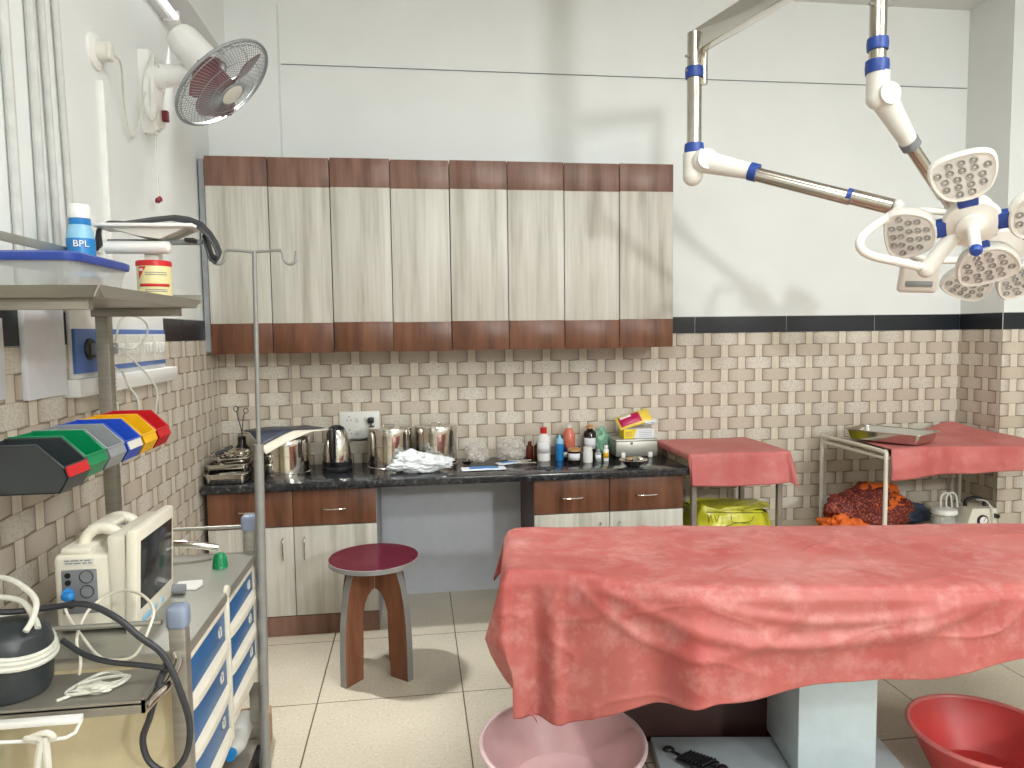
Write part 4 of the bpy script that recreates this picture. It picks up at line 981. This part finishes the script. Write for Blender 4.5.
Q(own(MB().crumple((-.915, 3.70, .925), (.06, .05, .018), .7, 3, 2, n=3).build('foil_packet', mt['chrome']), (-.915, 3.70, .905)), 'crumpled shiny foil packet on the top steel dish', 'packet')
t = T('surgical_tool', 'dark handled surgical tool leaning across the top steel dish', 'tool', (-.965, 3.66, .917))
MB().cyl((-.03, 0, .008), (.05, .02, .045), .010, .008, 12).build('grip', mt['blackrub'], t); MB().cyl((-.03, 0, .008), (-.06, -.005, .0), .004, n=8).build('shaft', mt['chrome'], t)
t = T('forceps_holder', 'dark forceps holder with tall steel forceps behind the stacked trays', 'forceps holder', (-.93, 3.93, ZC))
MB().lathe([(0, 0), (.036, 0), (.036, .13), (.022, .15), (.022, .19), (.018, .19), (.018, .15), (0, .14)], 24).build('jar', mt['darkglass'], t)
m = MB(); m.tube([(0, 0, .15), (.004, 0, .22), (.012, 0, .29), (.020, 0, .315)], .0028, 6); m.tube([(.004, 0, .15), (.0, .0, .22), (-.016, 0, .30), (-.022, 0, .325)], .0028, 6)
for cx, cz in ((.027, .328), (-.024, .340)): m.tube([(cx+.012*math.cos(a*PI/6), 0, cz+.014*math.sin(a*PI/6)) for a in range(13)], .0025, 6, 1, smooth=False)
m.build('forceps', mt['blackrub'], t)
# sterilising drums
def drum(loc, r, h, label):
    t = T('sterilising_drum', label, 'drum', loc, 0, 'steel sterilising drums on the worktop')
    MB().lathe([(0, 0), (r*1.03, 0), (r*1.03, .012), (r, .016), (r, h*.52), (r*1.012, h*.525), (r*1.012, h*.56), (r, h*.565), (r, h*.86), (0, h*.86)], 56).build('body', mt['chrome'], t)
    l = MB().lathe([(r*.99, h*.80), (r*1.02, h*.80), (r*1.02, h*.965), (r*1.0, h*.985), (r*.6, h), (0, h*1.005)], 56).build('lid', mt['chrome'], t)
    MB().tube([(-.035, 0, h*1.0), (-.03, 0, h+.006), (0, 0, h+.009), (.03, 0, h+.006), (.035, 0, h)], .004, 8).build('lid_handle', mt['chrome'], l)
    MB().box(-.006, .006, -r*1.05, -r*1.0, h*.5, h*.9, .002, Matrix.Rotation(.75, 4, 'Z')).box(-.008, .008, -r*1.06, -r*1.0, h*.8, h*.86, .002, Matrix.Rotation(.75, 4, 'Z')).build('clasp', mt['blackrub'], t)
    return t
drum((-.695, 3.845, ZC), .132, .195, 'wide steel sterilising drum with a folded magazine lying on its lid')
drum((-.150, 3.90, ZC), .118, .225, 'taller steel drum to the right of the kettle')
drum((.102, 3.93, ZC), .115, .225, 'steel drum furthest right, behind the white polythene bag')
# folded magazine on the first drum
def mag(u, v):
    x = -.17+.34*u; y = -.14+.26*v; q = Vector((x, y, 0)); q.rotate(Euler((0, 0, .62)))
    d = max(0, -q.y-.07); return Vector((q.x*1.05+.01, q.y, .006+.02*u*(1-v)*.3-d*.62+.006*math.sin(u*5)))
t = T('folded_magazine', 'folded dark blue and cream magazine draped over the lid of the left drum', 'magazine', (-.695, 3.835, ZC+.222))
solid(MB().grid(mag, 20, 16).build('inner_pages', plain('cream_page', (222, 214, 196), .6), t), .004)
def mag2(u, v):
    p = mag(u, .20+.80*v); return p+Vector((0, 0, .006))
solid(MB().grid(mag2, 20, 12).build('cover', plain('dark_blue_cover', (52, 58, 74), .4, var=.25, scale=9), t), .002)
def mag3(u, v): 
    p = mag(.38+.3*u, .72+.2*v); return p+Vector((0, 0, .0085))
solid(MB().grid(mag3, 4, 4).build('cover_patch', plain('grey_patch', (128, 130, 132), .5), t), .0012)
# kettle
t = T('electric_kettle', 'steel electric kettle with a black handle and base on the worktop', 'kettle', (-.428, 3.865, ZC))
MB().lathe([(0, .0), (.078, 0), (.08, .006), (.08, .022), (.074, .03), (0, .03)], 40).build('power_base', mt['black'], t)
MB().lathe([(0, .03), (.074, .03), (.076, .045), (.073, .10), (.065, .16), (.054, .205), (.046, .222), (0, .222)], 48).build('body', mt['chrome'], t)
MB().lathe([(.077, .03), (.078, .032), (.0775, .055), (.076, .056)], 48).build('base_band', mt['black'], t)
MB().lathe([(0, .245), (.02, .244), (.04, .232), (.047, .22), (0, .22)], 32).build('lid', mt['black'], t)
Rk = Matrix.Rotation(-.12, 4, 'Z')
m = MB()
pts = [(0, -.045, .226), (0, -.075, .236), (0, -.100, .222), (0, -.112, .18), (0, -.112, .12), (0, -.102, .07), (0, -.082, .052)]
m.tube([Rk @ Vector(p) for p in pts], .0145, 12, 6); m.build('handle', mt['black'], t)
MB().prism([(.045, .215), (.078, .225), (.05, .17)], -.018, .018, 'x', Matrix.Rotation(0, 4, 'Z')).build('spout', mt['chrome'], t)
# wall switchboard
t = T('switchboard', 'white switchboard with sockets on the back wall above the drums', 'switchboard', (-.322, YB, .995))
MB().box(-.115, .108, -.014, 0, -.078, .078, .004).build('plate', mt['white'], t)
m = MB()
for cx, cz in ((-.06, .035), (-.06, -.04)):
    for dx, dz in ((0, .014), (-.011, -.006), (.011, -.006)): m.cyl((cx+dx, -.0135, cz+dz), (cx+dx, -.0152, cz+dz), .0032, n=10)
m.build('socket_holes', mt['black'], t)
m = MB()
for cx, cz in ((-.015, .03), (.03, .03), (-.015, -.04)): m.box(cx-.010, cx+.010, -.018, -.013, cz-.014, cz+.014, .002)
m.build('switches', mt['offwhite'], t)
MB().box(.045, .080, -.05, -.014, .012, .045, .008).build('plug', mt['black'], t)
MB().tube([(.062, -.045, .015), (.066, -.05, -.03), (.05, -.05, -.065), (.01, -.04, -.082), (-.05, -.04, -.085), (-.09, -.06, -.11), (-.10, -.10, -.19)], .0045, 8).build('cable', mt['black'], t)
# bags
Q(own(MB().crumple((.02, 3.735, ZC+.038), (.135, .06, .046), .45, 1.8, 4, flat=.78, n=5).crumple((-.045, 3.745, ZC+.07), (.07, .045, .038), .5, 2.2, 8, n=4).build('polythene_bag', mt['whitebag'], sharp=180), (.02, 3.735, ZC)), 'crumpled white polythene bag in front of the two right drums', 'bag')
Q(own(MB().crumple((.335, 3.97, ZC+.048), (.066, .055, .055), .42, 1.3, 14, flat=.85, n=5).build('clear_bag', mt['clearbag'], sharp=180), (.345, 3.96, ZC)), 'crumpled clear polythene bag beside the right drum', 'bag', 'clear bags on the worktop')
Q(own(MB().crumple((.53, 4.0, ZC+.052), (.078, .06, .060), .42, 1.3, 21, flat=.85, n=5).build('clear_bag', mt['clearbag'], sharp=180), (.525, 4.0, ZC)), 'crumpled clear bag holding something pink, left of the brown bottles', 'bag', 'clear bags on the worktop')
Q(own(MB().lathe([(0, .001), (.02, .001), (.034, .02), (.036, .022), (.033, .022), (.018, .006), (0, .005)], 28, c=(.27, 3.90, ZC)).build('steel_cup', mt['chrome']), (.27, 3.90, ZC)), 'tiny steel cup behind the flat glove packet', 'cup')
def packet(loc, rz, w_, d_, lab, cat):
    t = T('glove_packet', lab, cat, loc, rz, 'sterile packets on the worktop')
    def f(u, v):
        x = -w_+2*w_*u; y = -d_+2*d_*v; return Vector((x, y, .004+.006*math.sin(PI*u)*math.sin(PI*v)+.0015*noise.noise(Vector((x*30, y*30, loc[0]*9)))))
    solid(MB().grid(f, 24, 12).build('wrapper', mt['paper'], t), .003)
    def g_(u, v):
        p = f(.18+.66*u, .22+.56*v); return p+Vector((0, 0, .0025))
    solid(MB().grid(g_, 20, 8).build('blue_print', mt['cyan'], t), .001)
    return t
packet((.345, 3.735, ZC+.001), .02, .118, .050, 'flat sterile glove packet with a bright blue panel near the worktop edge', 'packet')
packet((.50, 3.865, ZC+.001), .25, .07, .03, 'smaller blue and white packet behind the large glove packet', 'packet')
# bottles
def bottle(name, label, x, y, prof, m_, cap, mcap, lab=None, mlab=None, cat='bottle', group='bottles at the right end of the worktop', n=24, z=ZC):
    t = T(name, label, cat, (x, y, z), 0, group)
    MB().lathe(prof, n).build('body', m_, t)
    if cap: MB().lathe(cap, n).build('cap', mcap, t)
    if lab:
        r, z0, z1 = lab; a = math.atan2(-y, -x)
        wrap(t, r, a-1.1, a+1.1, z0, z1, mlab, 'label')
    return t
def pf(r, h, rn, hn):  # body radius, shoulder height, neck radius, neck height
    return [(0, 0), (r*.96, 0), (r, .004), (r, h), (r*.85, h+(hn-h)*.35), (rn, h+(hn-h)*.7), (rn, hn), (0, hn)]
def cp(r, z0, z1): return [(0, z1), (r*.9, z1), (r, z1-.002), (r, z0), (0, z0)]
bottle('amber_bottle', 'small amber bottle with a white cap, left of the spirit bottle', .69, 4.03, pf(.022, .065, .010, .085), mt['brownglass'], cp(.012, .085, .10), mt['offwhite'])
bottle('amber_bottle', 'small amber bottle with a dark cap, furthest left of the bottles', .645, 4.04, pf(.022, .062, .010, .080), mt['brownglass'], cp(.012, .080, .095), mt['maroon_pl'])
bottle('spirit_bottle', 'tall white plastic bottle with a red screw cap', .708, 3.935, [(0, 0), (.036, 0), (.037, .005), (.037, .115), (.034, .135), (.018, .15), (.018, .155), (0, .155)], mt['white'], cp(.019, .154, .188), mt['red'], (.0375, .045, .105), mt['paper'])
bottle('blue_bottle', 'slim blue bottle with a pale blue top beside the white spirit bottle', .797, 3.92, pf(.0225, .09, .019, .095), mt['cyan'], [(0, .145), (.006, .145), (.009, .13), (.021, .118), (.0225, .095), (0, .095)], mt['skyblue'])
bottle('ointment_jar', 'dark brown jar with a tan lid and white label', .868, 3.86, pf(.036, .055, .034, .060), mt['darkglass'], cp(.036, .060, .075), mt['tan'], (.0365, .012, .05), mt['paper'], 'jar')
bottle('pill_jar', 'plain white pill jar right of the tan-lidded jar', .938, 3.83, pf(.0275, .060, .024, .066), mt['white'], cp(.026, .066, .085), mt['white'], None, None, 'jar')
bottle('glass_vial', 'small clear vial with a grey cap between two white containers', 1.005, 3.86, pf(.019, .042, .010, .052), mt['clear'], cp(.012, .052, .065), mt['grey'], (.0195, .008, .036), mt['paper'], 'vial')
bottle('dropper_vial', 'slim white vial with a yellow label nearest the steel box', 1.048, 3.85, pf(.0155, .062, .009, .072), mt['white'], cp(.0115, .072, .088), mt['white'], (.016, .018, .048), mt['yellow'], 'vial')
bottle('salmon_bottle', 'clear bottle of salmon pink liquid standing behind the tan-lidded jar', .875, 4.03, [(0, 0), (.036, 0), (.037, .005), (.037, .09), (.036, .13), (.022, .16), (.014, .17), (0, .17)], mt['salmon'], cp(.016, .168, .185), mt['offwhite'])
bottle('dark_bottle', 'dark bottle with a tan cap standing behind the white pill jar', 1.005, 4.05, pf(.037, .13, .018, .16), mt['darkglass'], cp(.02, .158, .178), mt['tan'], (.0375, .04, .105), mt['paper'])
bottle('green_cap_bottle', 'small dark bottle with a green cap behind the blue bottle', .828, 4.06, pf(.026, .075, .016, .09), plain('navy_bottle', (34, 40, 70), .2), cp(.02, .09, .12), mt['green'])
bottle('navy_bottle', 'small navy bottle with a white label in front of the salmon bottle', .83, 3.965, pf(.022, .062, .012, .07), plain('navy_label_bottle', (40, 44, 84), .2), cp(.014, .07, .082), mt['black'], (.0225, .01, .04), mt['paper'])
Q(own(MB().crumple((1.082, 4.075, ZC+.071), (.046, .026, .080), .32, 2.0, 31, flat=.88, n=5).build('green_bag', mt['greenbag'], sharp=180), (1.105, 4.06, ZC)), 'crumpled pale green polythene bag behind the vials', 'bag')
def forc(label, loc, rz, m_, L=.10):
    t = T('artery_forceps', label, 'forceps', loc, rz, 'loose forceps on the worktop')
    for s_ in (-1, 1):
        m = MB(); m.tube([(-L*.5, s_*.022, .006), (-L*.1, s_*.008, .006+s_*.002), (0, 0, .006+s_*.002), (L*.5, -s_*.003, .006+s_*.001)], .0032, 6)
        m.tube([(-L*.5-.012+.013*math.cos(a*PI/6), s_*.026+.012*math.sin(a*PI/6), .006) for a in range(13)], .003, 6, 1, smooth=False); m.build('arm', m_, t)
    MB().cyl((0, 0, .001), (0, 0, .012), .005, n=10).build('pivot', m_, t)
forc('pale tangled forceps beside the blue and white packets', (.585, 3.91, ZC), .3, plain('pale_forceps', (190, 184, 170), .4))
forc('second pale forceps lying just behind the dark scissors', (.60, 3.85, ZC), -.35, plain('pale_forceps_b', (178, 172, 160), .4))
forc('dark scissors lying near the front edge of the worktop', (.645, 3.70, ZC), 2.7, mt['blackrub'], .085)
# steel steriliser box, carton, snack packet, bowl
t = T('steriliser_box', 'rectangular steel steriliser box at the right end of the worktop', 'box', (1.245, 3.985, ZC))
MB().box(-.122, .125, -.075, .075, .006, .095, .006).build('body', mt['steel'], t)
MB().box(-.125, .128, -.078, .078, .092, .106, .005).build('lid', mt['steel'], t)
for x in (-.08, .08): MB().box(x-.012, x+.012, -.083, -.070, 0, .03, .003).build('foot', mt['white'], t)
MB().cyl((-.03, -.079, .085), (-.03, -.084, .085), .007, n=12).build('stud', mt['chrome'], t)
t = T('carton', 'yellow and white cardboard carton on the steriliser box', 'carton', (1.255, 3.985, ZC+.107), .0)
MB().box(-.075, .105, -.045, .045, 0, .052, .001).build('box', mt['paper'], t)
MB().prism([(-.0755, 0), (-.02, 0), (.0, .0525), (-.0755, .0525)], -.0462, -.0445, 'y').box(-.0765, -.0745, -.045, .045, 0, .0525).build('yellow_panel', plain('carton_yellow', (236, 208, 30), .5), t)
m = MB()
for i in range(3): m.box(-.065, -.03, -.0468, -.046, .012+.011*i, .016+.011*i)
m.build('printed_lines', mt['cardboard'], t); m = MB()
for i in range(4): m.box(.015, .09, -.0455, -.0448, .010+.010*i, .0125+.010*i)
m.build('small_print', mt['grey'], t)
t = T('snack_packet', 'pink and yellow foil packet lying tilted on the carton', 'packet', (1.255, 3.98, ZC+.178))
MR = Matrix.Translation((-.005, 0, .035)) @ Matrix.Rotation(-.27, 4, 'Y') @ Matrix.Rotation(.80, 4, 'X') @ Matrix.Scale(1.12, 4)
def sn(z_, k=1.0):
    def f(u, v):
        x = (-.09+.18*u)*k; y = (-.042+.084*v)*k; b_ = (math.sin(PI*u)*math.sin(PI*v))**.5 if 0 < u < 1 and 0 < v < 1 else 0
        return MR @ Vector((x, y, z_*b_*.020+.003*noise.noise(Vector((x*40, y*40, 2)))*b_))
    return f
m = MB().grid(sn(1), 26, 16).grid(sn(-1), 26, 16)
m.build('pouch', plain('packet_yellow', (238, 206, 84), .25), t)
def sp_(u, v):
    a = .06+.62*u; b_ = .12+.70*v; x = -.09+.18*a; y = -.042+.084*b_; q = (math.sin(PI*a)*math.sin(PI*b_))**.5
    return MR @ Vector((x, y, q*.020+.0012+.003*noise.noise(Vector((x*40, y*40, 2)))*q))
solid(MB().grid(sp_, 16, 10).build('pink_panel', plain('packet_pink', (196, 30, 92), .3, var=.1), t), .0008)
def sp2(u, v):
    a = .10+.34*u; b_ = .62+.20*v; x = -.09+.18*a; y = -.042+.084*b_; q = (math.sin(PI*a)*math.sin(PI*b_))**.5
    return MR @ Vector((x, y, q*.020+.0024+.003*noise.noise(Vector((x*40, y*40, 2)))*q))
solid(MB().grid(sp2, 10, 3).build('white_band', mt['white'], t), .0006)
MB().crumple((.085, -.005, .020), (.05, .035, .018), .4, 3, 12, n=3).build('clear_end', mt['paper'], t)
t = T('steel_bowl', 'small steel bowl holding crumpled foil near the right front of the worktop', 'bowl', (1.145, 3.655, ZC))
MB().lathe([(0, .002), (.034, .002), (.045, .012), (.068, .036), (.074, .038), (.067, .040), (.042, .016), (.03, .008), (0, .007)], 40, sx=1.05).build('basin', mt['chrome'], t)
MB().crumple((.012, .01, .030), (.045, .035, .016), .8, 3, 6, n=3).build('foil', mt['chrome'], t)

# ================================================================ SMALL COVERED TABLE
t = T('side_table', 'small steel-legged table under a red sheet beside the worktop end', 'table', (1.43, 3.57, 0))
MB().box(0, .535, 0, .50, .82, .845, .003).build('top', mt['steel'], t)
for (x, y) in ((.028, .02), (.515, .02), (.028, .47), (.515, .47)): MB().box(x-.014, x+.014, y-.014, y+.014, 0, .82, .002).build('leg', plain('brown_grey_leg', (128, 118, 108), .4) if (x, y) == (.028, .02) else bpy.data.materials['brown_grey_leg'], t)
MB().box(.015, .525, .01, .48, .30, .315, .003).build('lower_shelf', mt['steel_dull'], t)
m = drape(.545, .505, .852, (.038, .13, .165, .01), .012, .007, 14, 1.4, .12, hemf=lambda u: 1.0+.12*math.sin(u*2.4+.3))
o = m.build('rubber_sheet', mt['sheet2'], loc=(1.4275, 3.565, 0), sharp=80); solid(o, .002, 1.); Q(o, 'small faded red sheet over the side table beside the worktop', 'sheet')
t = T('waste_bag', 'bright yellow waste bag with black printing under the side table', 'bag', (1.745, 3.80, .316))
def bagf(u, v):
    a = u*2*PI; z = .212*v; k = 1+.06*noise.noise(Vector((math.cos(a)*2, math.sin(a)*2, z*12)))+.05*noise.noise(Vector((math.cos(a)*6, math.sin(a)*6, z*22)))
    sx = .245*k*(1-.12*v**3); sy = .15*k*(1-.25*v**2); c_, s_ = math.cos(a), math.sin(a)
    return Vector((sx*math.copysign(abs(c_)**.6, c_), sy*math.copysign(abs(s_)**.6, s_), z*(1+.12*noise.noise(Vector((c_*2, s_*2, 5))))-.05*max(0, c_)*v))
m = MB().grid(bagf, 90, 24, closed_u=True); b = bmesh.new(); m.lathe([(.0, 0), (.1, 0)], 8); m.crumple((0, 0, .196), (.215, .12, .014), .4, 3, 3, n=4)
m.build('sack', mt['ybag'], t, sharp=180)
m = MB()
for P in ([(-.18, .19), (-.175, .14), (-.165, .19), (-.155, .14)], [(-.145, .185), (-.135, .15), (-.12, .185)], [(-.18, .115), (-.08, .12), (-.02, .135), (.06, .13)], [(-.05, .18), (-.04, .14), (.06, .14), (.08, .17)], [(-.19, .20), (-.05, .195), (.14, .185)]): m.tube([(x, -.153-.008*(abs(x) < .15), z) for x, z in P], .0015, 4, 3)
m.build('printed_marks', mt['black'], t)

# ================================================================ RIGHT INSTRUMENT TROLLEY
t = T('instrument_trolley', 'cream tube-framed trolley with a red-covered top against the right corner', 'trolley', (2.46, 3.43, 0))
W2, D2 = .94, .60
MB().box(.03, W2, .02, D2, .826, .838, .002).build('top', mt['steel_dull'], t)
MB().box(.03, W2, .02, D2, .305, .317, .002).build('lower_shelf', mt['steel_dull'], t)
for x in (0, W2):
    y1_ = D2 if x == 0 else .33
    MB().tube([(x, 0, .03), (x, 0, .40), (x, 0, .82), (x, .012, .845), (x, .035, .852), (x, .3, .856), (x, D2-.035, .852), (x, D2-.012, .845), (x, D2, .82), (x, D2, .4), (x, D2, .03)], .0115, 12, 4).build('end_frame', mt['cream'], t)
    [MB().cyl((x, 0, z), (x, D2, z), .009, n=12).build('cross_tube', mt['cream'], t) for z in (.818, .305)]
for y in (0, D2): [MB().cyl((0, y, z), (W2, y, z), .009, n=12).build('long_tube', mt['cream'], t) for z in (.818, .305)]
for x in (0, W2):
    for y in (0, D2): MB().cyl((x, y, 0), (x, y, .035), .016, n=14).build('rubber_tip', mt['blackrub'], t)
def tcl(u, v):
    x = .005+u*(W2+.02)+.14*(v**2)*(1-u); y = -.165+(D2+.165)*v
    if y < .0: z = .866-max(0, -y-.0)*1.0*(1-.0*u)+.0; yy = -.022-.02*abs(math.sin(x*7+.6))*min(1, -y/.1)-.012*math.sin(x*17)*min(1, -y/.1); z = .866+y*(1-.28*u)
    else: yy = y-.022; z = .866
    if y >= 0: z += .006*noise.noise(Vector((x*5, y*5, 1)))+.055*math.exp(-((x-.84)/.13)**2)*(v)**2+.02*math.exp(-((x-.55)/.05)**2-((y-.5)/.12)**2)
    z += .010*math.sin(x*5+.3)*(1 if y < 0 else max(0, 1-y*5))
    return Vector((x, yy, z))
o = MB().grid(tcl, 90, 70).build('rubber_sheet', mt['sheet2'], loc=(2.46, 3.43, 0), sharp=80); solid(o, .002, 1.); Q(o, 'faded red sheet covering the cream-framed trolley in the right corner', 'sheet')
tray('instrument_tray', 'large shallow steel tray on the red-covered right trolley', (2.65, 3.66, .876), .205, .135, .058, -1.03, None, 'steel trays on the worktop')['group'] = 'trays on the trolley'
t_ = bpy.data.objects['instrument_tray.003']; del t_['group']
# suction machine
t = T('suction_machine', 'white suction machine with a round gauge and clear jar on the lower trolley shelf', 'suction machine', (3.06, 3.68, .317))
MB().prism([(.02, 0), (.235, 0), (.225, .15), (.075, .155)], -.07, .08, 'y').build('case', mt['monitor'], t)
g_ = MB().cyl((.135, -.071, .085), (.135, -.082, .085), .032, n=28).build('gauge', mt['black'], t)
MB().cyl((.135, -.082, .085), (.135, -.0845, .085), .024, n=28).build('dial_face', mt['white'], g_)
MB().box(-.001, .001, -.002, .0, -.004, .02, 0, Matrix.Translation((.135, -.0845, .085)) @ Matrix.Rotation(.6, 4, 'Y')).build('needle', mt['red'], g_)
MB().cyl((.215, -.071, .11), (.215, -.095, .11), .013, n=16).build('knob', mt['black'], t)
MB().tube([(.085, 0, .15), (.09, 0, .185), (.13, 0, .20), (.175, 0, .198), (.205, 0, .18), (.21, 0, .15)], .011, 10).build('handle', mt['black'], t)
MB().lathe([(0, 0), (.062, 0), (.064, .01), (.06, .08), (.055, .12), (0, .12)], 32, c=(-.05, 0, 0)).build('jar', mt['clear'], t)
MB().lathe([(0, .12), (.07, .12), (.072, .13), (.068, .145), (.03, .155), (0, .156)], 32, c=(-.05, 0, 0)).build('jar_lid', mt['white'], t)
for x0 in (-.07, -.035): MB().tube([(x0, 0, .15), (x0, 0, .21), (x0+.02, 0, .235), (x0+.05, 0, .23), (x0+.065, 0, .20), (x0+.07, 0, .15)], .005, 8).build('hose', mt['white'], t)
MB().tube([(.225, .02, .12), (.26, .0, .14), (.265, -.05, .08), (.25, -.07, .01)], .004, 8).build('power_cord', mt['cable'], t)
MB().tube([(.14, -.02, .195), (.17, -.06, .19), (.19, -.085, .13), (.18, -.09, .05)], .004, 8).build('front_hose', mt['cable'], t)
# patterned cloth bundle and its bag, folder
t = T('cloth_bundle', 'bundle of orange and dark red patterned cloth on the lower trolley shelf', 'cloth', (2.545, 3.72, .317))
MB().crumple((.02, .03, .13), (.24, .13, .15), .32, 1.9, 17, flat=.86, n=5).build('patterned_cloth', mt['saree'], t, sharp=180)
MB().crumple((.09, .05, .16), (.17, .12, .13), .3, 2.2, 23, flat=.8, n=5).build('orange_fold', mt['orange'], t, sharp=180)
MB().crumple((-.17, -.05, .065), (.11, .07, .072), .55, 1.6, 29, flat=.85, n=5).build('orange_corner', mt['orange'], t, sharp=180)
t = T('yellow_bag', 'folded yellow plastic bag beside the patterned cloth bundle', 'bag', (2.90, 3.60, .317))
MB().crumple((0, 0, .03), (.075, .09, .03), .25, 2.4, 37, flat=.9, n=4).build('sack', mt['ybag'], t, sharp=180)
Q(own(MB().crumple((2.96, 3.90, .38), (.12, .06, .06), .3, 2.4, 41, flat=.9, n=4).build('blue_cloth', plain('blue_grey_cloth', (76, 92, 116), .7, var=.15), sharp=180), (2.96, 3.90, .317)), 'blue grey cloth lying behind the yellow bag on the trolley shelf', 'cloth')
